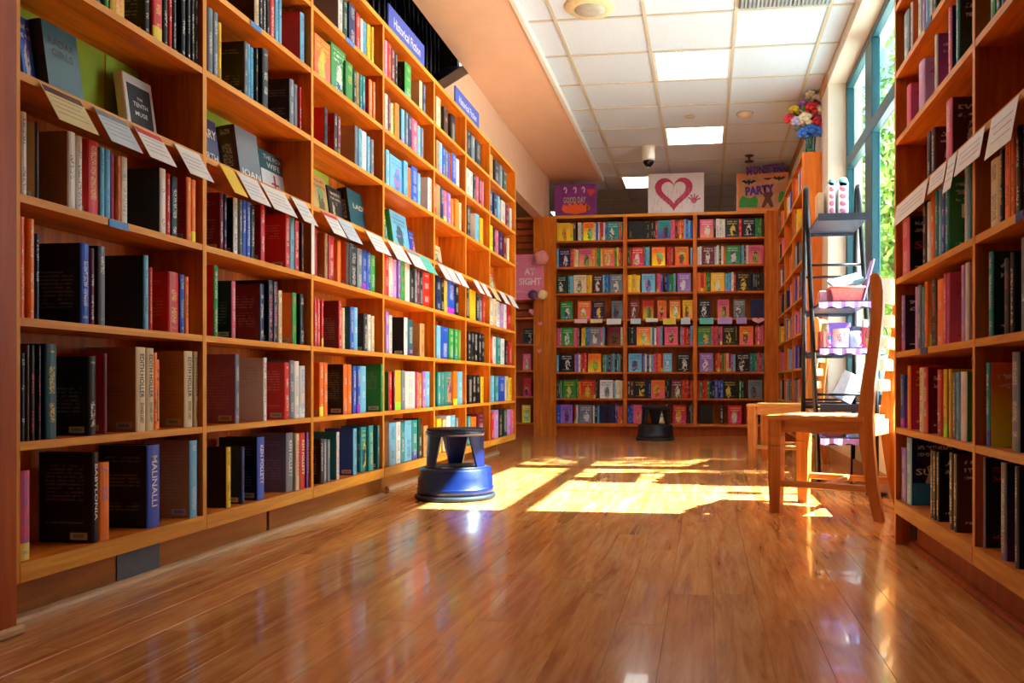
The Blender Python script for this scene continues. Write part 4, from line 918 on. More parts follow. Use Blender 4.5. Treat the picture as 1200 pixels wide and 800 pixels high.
for i, b in enumerate(BOOKS):
    vs, fs, info, uvs, pv, pf = book_geo(b)
    if i in single:
        me = finish_book_mesh('book', vs, fs, info, uvs, [b['ink']] * len(fs), [b['seed']] * len(fs), [M_BOOK])
        o = bpy.data.objects.new('book', me); COL.objects.link(o); o.matrix_world = b['M']
        tag(o, b['label'], 'book', 'books on the shop shelves')
        pm = bpy.data.meshes.new('pages'); pm.from_pydata(pv, [], pf); pm.materials.append(M_PAGE)
        p = bpy.data.objects.new('pages', pm); COL.objects.link(p); p.parent = o
        WORLD[o.name] = Vector((0, 0, 0)); b['obj'] = o
        w, d, h = b['w'], b['d'], b['h']
        if b.get('title') and b['title'] != '-':
            a_, _, c_ = b['title'].partition('^')
            text(a_, o, (.0020, w * .5, h * (.66 if c_ else .56)), (0, 0, -1), (0, 1, 0), h * (.52 if c_ else .62), w * .42, inkmat(b['ink']), 'spine_title', .01)
            if c_: text(c_, o, (.0020, w * .5, h * .22), (0, 0, -1), (0, 1, 0), h * .24, w * .36, inkmat(b['ink']), 'spine_author', .01)
        ic = b.get('inset')
        if ic == 'K': boxobj('cover_panel', (-d * .9, w, h * .1), (-d * .12, w + .0008, h * .86), plain('dark_cover_print', srgb(36, 26, 28), .5), o)
        if ic == 'W2':
            boxobj('cover_panel', (-d * .98, w, h * .05), (-d * .02, w + .0008, h * .58), plain('white_cover_print', srgb(222, 222, 222), .5), o)
            m = MB(); m.box((-d * .53, w + .0008, h * .12), (-d * .47, w + .0016, h * .52)); m.box((-d * .64, w + .0008, h * .3), (-d * .36, w + .0016, h * .34)); m.build('cover_mark', plain('red_cover_print', srgb(190, 30, 40), .5), o)
        if ic == 'R2': boxobj('cover_panel', (-d * .98, w, h * .03), (-d * .02, w + .0008, h * .36), plain('red_cover_print', srgb(190, 30, 40), .5), o)
        for (s, v, fw, fh) in (b.get('cover') or ()):
            text(s, o, (-d * .5, w + .0022, h * v), (-1, 0, 0), (0, 0, 1), d * fw, h * fh, inkmat(b['ink']), 'cover_title', .012)
    else:
        o0 = len(SV); M = b['M']
        SV += [tuple(M @ Vector(p)) for p in vs]
        for f in fs: SF.append(tuple(k + o0 for k in f)); SM.append(0)
        SI += info; SU += uvs; SK += [b['ink']] * len(fs); SS += [b['seed']] * len(fs)
        o1 = len(SV); SV += [tuple(M @ Vector(p)) for p in pv]
        for f in pf: SF.append(tuple(k + o1 for k in f)); SM.append(1); SI.append((0, 'C', (.1, .2, b['seed']))); SU.append([(0, 0)] * 4); SK.append('k'); SS.append(b['seed'])
me = finish_book_mesh('shelved_books', SV, SF, SI, SU, SK, SS, [M_BOOK, M_PAGE], SM)
o = bpy.data.objects.new('shelved_books', me); COL.objects.link(o)
tag(o, 'hundreds of small colourful book spines filling the farther shelves', 'books', kind='stuff')
print('BOOKS', len(BOOKS), 'single', len(single))
# lettering on two front covers of the near window-side bookcase and one in the first bay
for b in BOOKS:
    if b.get('obj') is None: continue
    if b.get('tag') == (0, 0, 1):
        text('SUM', b['obj'], (-b['d'] * .42, b['w'] + .0012, b['h'] * .50), (-1, 0, 0), (0, 0, 1), b['d'] * .62, .022, inkmat('w'), 'cover_title', .01)
        boxobj('cover_panel', (-b['d'] * .98, b['w'], 0.002), (-.006, b['w'] + .0008, b['h'] * .33), plain('sky_blue_print', srgb(40, 150, 205), .5), b['obj'])
    if b.get('tag') == (0, 3, 7): text('FI', b['obj'], (-b['d'] * .5, b['w'] + .0012, b['h'] * .55), (-1, 0, 0), (0, 0, 1), b['d'] * .5, .04, inkmat('w'), 'cover_title', .01)
    if b.get('tag') == (0, 3, 0): text('SEL', b['obj'], (-b['d'] * .5, b['w'] + .0012, b['h'] * .5), (-1, 0, 0), (0, 0, 1), b['d'] * .7, .026, inkmat('r'), 'cover_title', .01)
    if b.get('tag') == (0, 2, 9): 
        text('WE\nLO', b['obj'], (-b['d'] * .5, b['w'] + .0012, b['h'] * .62), (-1, 0, 0), (0, 0, 1), b['d'] * .6, .085, inkmat('r'), 'cover_title', .01)
# ------------------------------------------------------------------ review cards tilted out from the display shelves
CARDM = {'cream': srgb(226, 210, 150), 'white': srgb(234, 232, 230), 'blue': srgb(196, 214, 226), 'yellow': srgb(240, 200, 40), 'mint': srgb(90, 200, 180), 'pink': srgb(240, 190, 200)}
for k, v in list(CARDM.items()): CARDM[k] = plain('card_' + k, v, .5, vary=.02)
M_CARDTXT = plain('card_print_grey', srgb(150, 148, 150), .6)
M_CARDRED = plain('card_print_red', srgb(206, 50, 44), .6)
M_CARDBRN = plain('card_print_brown', srgb(90, 48, 30), .6)
def card(p0, p1, out, drop, swing, mat, lab, marks=0, band=None, grp='tilted review cards on the display shelf'):
    """p0,p1: ends of the top edge (world); out: outward unit vector; hangs drop down while swinging outward"""
    p0, p1 = Vector(p0), Vector(p1); e = p1 - p0; L = e.length; ex = e.normalized()
    dn = (Vector(out) * math.sin(swing) + Vector((0, 0, -1)) * math.cos(swing)); 
    root = thing('review_card', lab, 'card', tuple(p0), grp)
    fr = Matrix.Identity(4); nrm = ex.cross(-dn)
    if nrm.dot(Vector(out)) < 0: nrm = -nrm
    for i in range(3): fr[i][0] = ex[i]; fr[i][1] = dn[i]; fr[i][2] = nrm[i]
    m = MB(); m.box((0, 0, -.0006), (L, drop, .0006), 0, None, fr); sheet = m.build('sheet', mat, root, True)
    m = MB()
    for r in range(marks):
        y = drop * (.28 + .6 * r / max(1, marks)); a, b = L * .10, L * (.9 - .12 * ((r * 7) % 4) / 3)
        m.box((a, y, .0007), (b, y + drop * .016, .0011), 0, None, fr)
    if marks: m.build('print', M_CARDTXT, sheet, True)
    if band:
        m = MB(); m.box((L * .02, drop * .02, .0007), (L * .98, drop * .2, .0011), 0, None, fr); m.build('header', band, sheet, True)
    return root
zE = L_Z[4] + .012
cards = [(45, 93, 'cream', 4, M_CARDBRN, 'cream card with brown pictures below the grey-green book'), (108, 146, 'blue', 4, M_CARDTXT, 'pale blue card, second along the first bay display shelf'),
         (155, 187, 'white', 4, M_CARDRED, 'white card with red header on the first bay display shelf'), (203, 232, 'white', 4, None, 'white card beside the divider of the first and second bays'),
         (256, 272, 'yellow', 0, None, 'bright yellow card on the second bay display shelf'), (276, 300, 'white', 4, None, 'white card below the grey portrait book'),
         (304, 332, 'white', 4, None, 'white card below the slate and white fox book'), (340, 357, 'white', 3, None, 'white card at the far end of the second bay display'),
         (376, 392, 'white', 3, M_CARDRED, 'white card with red header on the third bay display'), (394, 411, 'blue', 3, None, 'pale blue card in the third bay display'),
         (427, 446, 'white', 3, None, 'white card beside the divider of third and fourth bays'), (453, 470, 'white', 3, None, 'white card below the pale seaside book'),
         (474, 489, 'white', 2, M_CARDTXT, 'white and blue card in the fourth bay display'), (489.5, 502, 'mint', 2, None, 'mint green card at the end of the fourth bay display'),
         (512, 520, 'white', 2, None, 'first white card on the fifth bay display'), (521, 530, 'white', 2, None, 'second white card on the fifth bay display'), (532, 540, 'white', 2, None, 'third white card on the fifth bay display'),
         (553, 559, 'white', 2, None, 'first white card on the sixth bay display'), (562, 568, 'white', 2, None, 'second white card on the sixth bay display'),
         (573, 579, 'cream', 2, None, 'cream card on the seventh bay display'), (584, 590, 'white', 2, None, 'middle white card on the seventh bay display'), (594, 600, 'white', 2, None, 'last white card at the bookcase end')]
for u0, u1, c, mk, band, lab in cards:
    a, b = y_on_x(u0, XL), y_on_x(u1, XL)
    card((XL + .003, a, zE), (XL + .003, b, zE), (1, 0, 0), .105 if u0 < 250 else .11, R(30), CARDM[c], lab, mk, band)
# paper strip on a divider
tag(boxobj('paper_strip', (XL + .0008, L_EDGE[2] - .013, 1.03), (XL + .003, L_EDGE[2] + .013, 1.235), M_CARDW), 'narrow white paper strip on the divider between second and third bays', 'paper')
zR = R_Z[4] + .012
for u0, u1, drop, lab in ((1052, 1089, .075, 'white card strip nearest the window on the window-side bookcase'), (1092, 1111, .06, 'long white card strip, second from the window'), (1113, 1123, .10, 'short white card, third from the window on near bookcase'),
                    (1125, 1156, .075, 'long white strip crossing the divider of the near bookcase'), (1164, 1196, .10, 'white card in the near bay beside the frame edge')):
    a, b = y_on_x(u0, XR), y_on_x(u1, XR)
    card((XR - .003, b, zR), (XR - .003, a, zR), (-1, 0, 0), drop, R(10), CARDM['white'], lab, 3, None, 'tilted cards on the window-side bookcase')
# cards on the back bookcase
zB = B_Z[4] + .022
M_HEART = plain('pink_heart_print', srgb(238, 170, 190), .5)
bc = [(673, 688, 'pink', .035), (692, 706, 'cream', .035), (711, 728, 'white', .055), (739, 751, 'blue', .05), (757, 771, 'white', .03), (777, 792, 'yellow', .06), (798, 809, 'blue', .06),
      (820, 836, 'mint', .06), (841, 858, 'lilac', .06), (863, 875, 'lilac', .06), (881, 896, 'heart', .07)]
CARDM['lilac'] = plain('card_lilac', srgb(190, 150, 220), .5, vary=.02)
nm = ['pink', 'cream', 'white', 'pale blue fan', 'small white', 'yellow and white', 'blue shield', 'mint', 'lilac', 'round lilac', 'pink heart']
for (u0, u1, c, d), n_ in zip(bc, nm):
    a, b = x_on_y(u0, YB), x_on_y(u1, YB); lab = n_ + ' card on the fifth shelf of the back bookcase'
    if c == 'heart':
        t = thing('review_card', lab, 'card', (a, YB, zB), 'small cards on the back bookcase'); w = b - a
        pts = [(w / 2 + w * .5 * (math.sin(q) ** 3), -d * .45 + d * .5 * (13 * math.cos(q) - 5 * math.cos(2 * q) - 2 * math.cos(3 * q) - math.cos(4 * q)) / 15) for q in [2 * math.pi * k / 28 for k in range(28)]]
        MB().prism([(a + x, zB + z) for x, z in reversed(pts)], .003, .005, M_frame((0, YB, 0), (1, 0, 0), (0, 0, 1))).build('sheet', M_HEART, t)
    else: card((a, YB - .003, zB), (b, YB - .003, zB), (0, -1, 0), d + .01, R(12), CARDM[c], lab, 2 if d > .05 else 1, None, 'small cards on the back bookcase')

# ------------------------------------------------------------------ blue section signs on the long bookcase
M_SIGNT = plain('sign_lettering_white', srgb(236, 238, 250), .5)
for (u0, u1, z0, z1, s, lab) in ((455.5, 497.5, L_TOP, L_TOP + .145, 'Historical Fiction', 'blue section sign with white lettering beside the stair railing'), (534, 561.5, L_TOP, L_TOP + .135, 'Historical Fiction', 'blue section sign with white lettering past the stair railing')):
    xs = XL - .02; y0, y1 = y_on_x(u0, xs), y_on_x(u1, xs)
    t = thing('section_sign', lab, 'sign', (xs, (y0 + y1) / 2, L_TOP), 'blue section signs')
    boxobj('board', (xs - .012, y0, z0), (xs, y1, z1), M_SIGN, t, .003)
    boxobj('foot', (xs - .06, y0 + .1, z0), (xs - .012, y1 - .1, z0 + .008), M_BLACKM, t)
    text(s, t, (.0008, 0, (z1 - z0) * .52), (0, 1, 0), (0, 0, 1), (y1 - y0) * .74, (z1 - z0) * .36, M_SIGNT, 'lettering', .02)

# ------------------------------------------------------------------ posters above the back bookcase
def panel_frame(u0, u1, v0, v1, Y, z0=None):
    xa, xb = x_on_y(u0, Y), x_on_y(u1, Y); xm = (xa + xb) / 2
    return xa, xb, (z_at(v1, xm, Y) if z0 is None else z0), z_at(v0, xm, Y)
def blob(root, name, pts, mat, depth, Y, W, H, ox, oz, lift=0.001):
    MB().prism([(ox + x * W, oz + z * H) for x, z in pts], lift, lift + depth, M_frame((0, Y, 0), (1, 0, 0), (0, 0, 1))).build(name, mat, root)
def ell(cx, cy, rx, ry, n=20, a0=0.0): return [(cx + rx * math.cos(a0 + 2 * math.pi * k / n), cy + ry * math.sin(a0 + 2 * math.pi * k / n)) for k in range(n)]
def heartpts(cx, cy, rx, ry, n=36):
    return [(cx - rx * math.sin(q) ** 3, cy + ry * (13 * math.cos(q) - 5 * math.cos(2 * q) - 2 * math.cos(3 * q) - math.cos(4 * q)) / 16) for q in [2 * math.pi * k / n for k in range(n)]]
Yp = YB + .02
xa, xb, z0, z1 = panel_frame(650, 699, 216, 250, Yp, B_TOP); W, H = xb - xa, z1 - z0
t = thing('poster', 'purple hand painted poster with candy canes and fire, above the back bookcase', 'poster', ((xa + xb) / 2, Yp, z0), 'posters on the back bookcase')
boxobj('board', (xa, Yp, z0), (xb, Yp + .012, z1), plain('purple_poster_board', srgb(122, 40, 130), .6, vary=.15, scale=9), t)
pm = lambda n_, c: plain('poster_' + n_, srgb(*c), .6)
blob(t, 'paint_fire', [(.16, .22), (.24, .1), (.5, .05), (.74, .1), (.82, .26), (.76, .40), (.70, .31), (.63, .44), (.57, .32), (.5, .46), (.43, .32), (.36, .44), (.30, .31), (.22, .38)], pm('fire', (232, 90, 30)), .002, Yp, W, H, xa, z0)
for cx in (.27, .5, .7):
    MB().tube([(xa + W * (cx + dx), Yp - .003, z0 + H * zz) for dx, zz in ((0, .72), (.015, .84), (0, .9), (-.03, .9), (-.045, .84))], .008, 6).build('paint_cane', pm('cane', (226, 200, 226)), t)
blob(t, 'paint_heart', heartpts(.87, .74, .09, .14), pm('heart', (214, 50, 70)), .002, Yp, W, H, xa, z0)
blob(t, 'paint_jar', ell(.8, .24, .05, .08), pm('jar', (236, 130, 60)), .002, Yp, W, H, xa, z0)
text('GOOD DAY', t, (-.01, -.003, H * .5), (1, 0, 0), (0, 0, 1), W * .54, H * .2, pm('letters', (190, 180, 150)), 'lettering', .02)

xa, xb, z0, z1 = panel_frame(759.5, 825, 203, 248, Yp, B_TOP); W, H = xb - xa, z1 - z0
t = thing('poster', 'white poster with a large dark pink painted heart, above the back bookcase', 'poster', ((xa + xb) / 2, Yp, z0), 'posters on the back bookcase')
boxobj('board', (xa, Yp, z0), (xb, Yp + .012, z1), plain('white_poster_board', srgb(226, 220, 222), .6, vary=.03), t)
outer, inner = heartpts(.46, .54, .34, .47), heartpts(.46, .56, .22, .31)
n_ = len(outer); vs = [(xa + x * W, Yp - .0015, z0 + z * H) for x, z in outer + inner]
MB().add(vs, [(i, (i + 1) % n_, n_ + (i + 1) % n_, n_ + i) for i in range(n_)]).build('painted_heart', pm('crimson', (176, 40, 78)), t)
m = MB()
for i in range(26):
    x = xa + W * (.08 + .8 * ((i * 37) % 26) / 26); zt = z0 + H * (.05 + .5 * ((i * 11) % 17) / 17); m.box((x, Yp - .002, zt), (x + .004, Yp - .0005, zt + H * (.12 + .1 * ((i * 5) % 7) / 7)))
dr = m.build('painted_drips', pm('rose', (206, 130, 166)), t); dr['kind'] = 'stuff'
m = MB(); m.prism(ell(xa + W * .82, z0 + H * .3, W * .05, H * .07), .001, .003, M_frame((0, Yp, 0), (1, 0, 0), (0, 0, 1)))
for k in range(5):
    a = R(20 + 32 * k); c = (xa + W * .82, z0 + H * .3)
    m.tube([(c[0] + .02 * math.cos(a), Yp - .002, c[1] + .02 * math.sin(a)), (c[0] + .075 * math.cos(a), Yp - .002, c[1] + .075 * math.sin(a))], .008, 6)
m.build('painted_hand', pm('hand', (200, 96, 130)), t)

xa, xb, z0, z1 = panel_frame(863, 924, 203, 245, Yp - .012, B_TOP); W, H = xb - xa, z1 - z0; Yq = Yp - .012
t = thing('poster', 'orange bordered poster with bats and green monsters beside the window-side bookcase', 'poster', ((xa + xb) / 2, Yq, z0), 'posters on the back bookcase')
boxobj('board', (xa, Yq, z0), (xb, Yq + .012, z1), plain('peach_poster_board', srgb(206, 150, 110), .6, vary=.14, scale=8), t)
m = MB(); e = .022
for a, b in (((xa, z0), (xb, z0 + e)), ((xa, z1 - e), (xb, z1)), ((xa, z0 + e), (xa + e, z1 - e)), ((xb - e, z0 + e), (xb, z1 - e))): m.box((a[0], Yq - .006, a[1]), (b[0], Yq, b[1]))
m.build('border', pm('orange', (240, 140, 70)), t)
bat = [(-.5, .1), (-.3, .25), (-.12, .1), (-.06, .3), (0, .18), (.06, .3), (.12, .1), (.3, .25), (.5, .1), (.3, .02), (.2, -.12), (.1, -.02), (0, -.25), (-.1, -.02), (-.2, -.12), (-.3, .02)]
for cx, cy, s in ((.24, .76, .30), (.60, .84, .17), (.82, .84, .26)):
    blob(t, 'bat', [(cx + x * s, cy + z * s) for x, z in reversed(bat)], pm('bat', (24, 20, 30)), .002, Yq, W, H, xa, z0)
blob(t, 'paint_frog', [(.05, .1), (.4, .1), (.42, .3), (.36, .42), (.28, .34), (.2, .36), (.12, .42), (.06, .3)], pm('green', (60, 150, 60)), .002, Yq, W, H, xa, z0)
blob(t, 'paint_imp', [(.54, .08), (.6, .22), (.66, .08), (.72, .1), (.66, .34), (.72, .46), (.6, .5), (.5, .44), (.55, .34), (.48, .1)], pm('brown', (110, 60, 40)), .002, Yq, W, H, xa, z0)
blob(t, 'paint_ghoul', [(.8, .22), (.96, .22), (.94, .46), (.87, .52), (.82, .44)], pm('green', (60, 150, 60)), .002, Yq, W, H, xa, z0)
for zz, dx in ((1.1, .06), (.55, -.05)):
    text('MONSTERS' if zz > 1 else 'PARTY', t, (W * dx, -.012, H * zz), (1, 0, .08), (-.08, 0, 1), W * (.74 if zz > 1 else .56), H * .24, pm('violet', (92, 44, 140)), 'cut_letters', .055)

# pink poster with its pom-poms, and paper hearts on the corner unit
Yq = YB + .155
xa, xb, z0, z1 = panel_frame(600, 637, 298, 352, Yq); W, H = xb - xa, z1 - z0
xb = min(xb, x_on_y(625, YB) - .004); 
Yq = YB - .012; xa, xb, z0, z1 = panel_frame(598, 637.5, 298, 351, Yq); W, H = xb - xa, z1 - z0
t = thing('poster', 'pink poster reading AT SIGHT on the dark red slatted unit', 'poster', ((xa + xb) / 2, Yq, z0))
boxobj('board', (xa, Yq, z0), (xb, Yq + .010, z1), plain('pink_poster_board', srgb(236, 128, 156), .6, vary=.04), t)
wl_ = pm('whiteletters', (246, 220, 222))
text('AT', t, (.03, -.002, H * .62), (1, 0, 0), (0, 0, 1), W * .32, H * .15, wl_, 'lettering', .03)
text('SIGHT', t, (.035, -.002, H * .40), (1, 0, 0), (0, 0, 1), W * .66, H * .16, wl_, 'lettering', .03)
MB().tube([(xa + W * (.16 + .5 * k / 12), Yq - .002, z0 + H * (.80 + .03 * math.sin(k * 1.9))) for k in range(13)], .006, 5).build('paint_stroke', pm('paleletters', (226, 160, 196)), t)
MB().tube([(xa + W * (.16 + .45 * k / 8), Yq - .002, z0 + H * (.17 + .015 * math.sin(k * .8))) for k in range(9)], .007, 5).build('paint_stroke', pm('palelet2', (240, 170, 190)), t)
rg = random.Random(4)
def pompom(c, r, mat, lab):
    m = MB(); m.sphere(c, (r, r * .55, r), 14, 9, 0, .16, rg); tag(m.build('paper_flower', mat), lab, 'paper flower', 'paper flowers on the pink poster')
pompom((xb - .02, Yq - .055, z1 - .05), .085, pm('coral', (240, 150, 146)), 'coral paper flower on the upper corner of the pink poster')
pompom((xb - .01, Yq - .040, z0 + .05), .055, pm('butter', (238, 206, 150)), 'pale yellow paper flower at the lower corner of the pink poster')
pompom((xb - .12, Yq - .036, z0 + .05), .05, pm('plum', (100, 60, 96)), 'plum paper flower beside the pale yellow one')
for u, v, Yh, lab in ((624, 365, YB + .0, 'pink paper heart under the pink poster'), (633, 379, YB - .004, 'small pink paper heart on the oak panel, upper'), (632, 411, YB - .004, 'small pink paper heart on the oak panel, lower')):
    x = x_on_y(u, Yh); z = z_at(v, x, Yh); r = .042 if v < 370 else .026
    if v < 370: Yh = YB + .005
    m = MB(); m.prism([(x + a, z + b) for a, b in reversed(heartpts(0, 0, r, r))][::-1], .0, .004, M_frame((0, Yh, 0), (1, 0, 0), (0, 0, 1)))
    tag(m.build('paper_heart', pm('hotpink', (240, 130, 150))), lab, 'paper heart', 'pink paper hearts')

# ------------------------------------------------------------------ things on the ceiling
xc, yc = x_on_y(691, 5.28), 5.28
t = thing('ceiling_speaker', 'round cream ceiling speaker with grey grille near the vent', 'speaker', (xc, yc, ZC))
MB().lathe([(.10, -.022), (.155, -.012), (.165, .0), (.165, .004)], 40, (xc, yc, ZC)).build('ring', plain('cream_plastic', srgb(224, 206, 160), .5), t)
MB().lathe([(.0, -.034), (.06, -.034), (.10, -.022), (.10, -.01)], 36, (xc, yc, ZC)).build('grille', plain('grey_grille', srgb(176, 170, 156), .6), t)
t = thing('air_vent', 'grey slotted ceiling air vent by the window', 'vent', (.5, 5.15, ZC))
boxobj('frame', (.22, 5.02, ZC - .012), (.80, 5.40, ZC - .004), plain('vent_grey', srgb(112, 116, 118), .5), t)
for i in range(22): boxobj('slat', (.235 + i * .0255, 5.03, ZC - .020), (.247 + i * .0255, 5.39, ZC - .012), plain('vent_slat', srgb(158, 162, 164), .5), t)
yd = 7.5
for u, v, r, hgt, lab, c in ((808.5, 136, .045, .012, 'small grey disc on the ceiling between the two lights', (186, 164, 140)), (873, 135, .075, .035, 'round white smoke detector on the ceiling', (214, 190, 164))):
    zc_ = F_PX * (ZC - CAMZ) / (PY - v); yy = zc_ / CS; x = x_on_y(u, yy)
    tag(MB().lathe([(0, -hgt), (r * .55, -hgt), (r * .62, -hgt * .8), (r * .92, -hgt * .6), (r, -.006), (r, 0)], 28, (x, yy, ZC)).build('smoke_detector', plain('det_%d' % u, srgb(*c), .5)), lab, 'detector')
zc_ = F_PX * (ZC - CAMZ) / (PY - 186); x = x_on_y(878, zc_)
t = thing('sprinkler', 'small dark sprinkler head on the ceiling above the bat poster', 'sprinkler', (x, zc_, ZC))
MB().lathe([(.0, -.07), (.05, -.07), (.05, -.06), (.012, -.05), (.012, -.015), (.045, -.01), (.05, 0)], 20, (x, zc_, ZC)).build('head', plain('sprinkler_brown', srgb(92, 60, 40), .5, .4), t)
yy = 8.45; x = x_on_y(760, yy)
t = thing('security_camera', 'white ceiling security camera with black dome', 'camera', (x, yy, ZC))
MB().lathe([(.058, -.15), (.066, -.13), (.066, -.02), (.07, -.012), (.07, 0)], 28, (x, yy, ZC)).build('housing', M_WHITE, t)
MB().lathe([(0, -.212), (.024, -.208), (.044, -.19), (.056, -.165), (.058, -.15)], 28, (x, yy, ZC)).build('dome', plain('black_dome', srgb(12, 12, 14), .08), t)

# ------------------------------------------------------------------ kick stools
M_STB = plain('blue_stool_plastic', srgb(4, 26, 78), .32, vary=.05, coat=.3)
M_STK = plain('black_stool_plastic', srgb(20, 22, 28), .4)
M_RUB = plain('dark_rubber', srgb(24, 28, 36), .6, vary=.15)
def stool(x, y, body, lab, rot):
    t = thing('kick_stool', lab, 'step stool', (x, y, 0), 'round kick stools')
    c = (x, y, 0)
    base = MB().lathe([(.193, .024), (.193, .055), (.190, .060), (.188, .062), (.188, .105), (.184, .112), (.182, .150), (.176, .158), (.150, .160)], 56, c).build('base', body, t)
    MB().lathe([(.186, .002), (.200, .002), (.205, .010), (.203, .022), (.195, .026)], 56, c).build('bumper_ring', M_RUB, base)
    MB().lathe([(.0, .158), (.158, .158), (.158, .163), (.0, .164)], 48, c).build('step_tread', M_RUB, t)
    MB().lathe([(.140, .318), (.146, .322), (.150, .332), (.150, .342), (.142, .346)], 56, c).build('top', body, t)
    MB().lathe([(.0, .344), (.143, .344), (.145, .352), (.138, .356), (.0, .356)], 48, c).build('top_tread', M_RUB, t)
    for k in range(3):
        a = rot + k * 2 * math.pi / 3; m = MB(); n = 9; vs = []
        for z, half, r in ((.160, R(14), .152), (.322, R(31), .141)):
            for q in range(n):
                b = a + half * (2 * q / (n - 1) - 1); vs.append((x + r * math.cos(b), y + r * math.sin(b), z))
            for q in range(n):
                b = a + half * (2 * q / (n - 1) - 1); vs.append((x + (r - .012) * math.cos(b), y + (r - .012) * math.sin(b), z))
        fs = []
        for q in range(n - 1):
            fs += [(q, q + 1, 2 * n + q + 1, 2 * n + q), (n + q + 1, n + q, 3 * n + q, 3 * n + q + 1), (q + 1, q, n + q, n + q + 1), (2 * n + q, 2 * n + q + 1, 3 * n + q + 1, 3 * n + q)]
        fs += [(0, 2 * n, 3 * n, n), (n - 1, 2 * n - 1, 4 * n - 1, 3 * n - 1)]
        m.add(vs, fs, 0, False); m.build('leg', body, t)
    boxobj('badge', (x - .028, y - .150, .1642), (x + .028, y - .122, .1655), plain('badge_silver', srgb(170, 176, 186), .3, .6), t)
    return t
stool(-1.262, 4.09, M_STB, 'blue plastic kick stool in the sun by the long bookcase', R(107))
stool(-.506, 8.62, M_STK, 'black kick stool in front of the back bookcase', R(93))

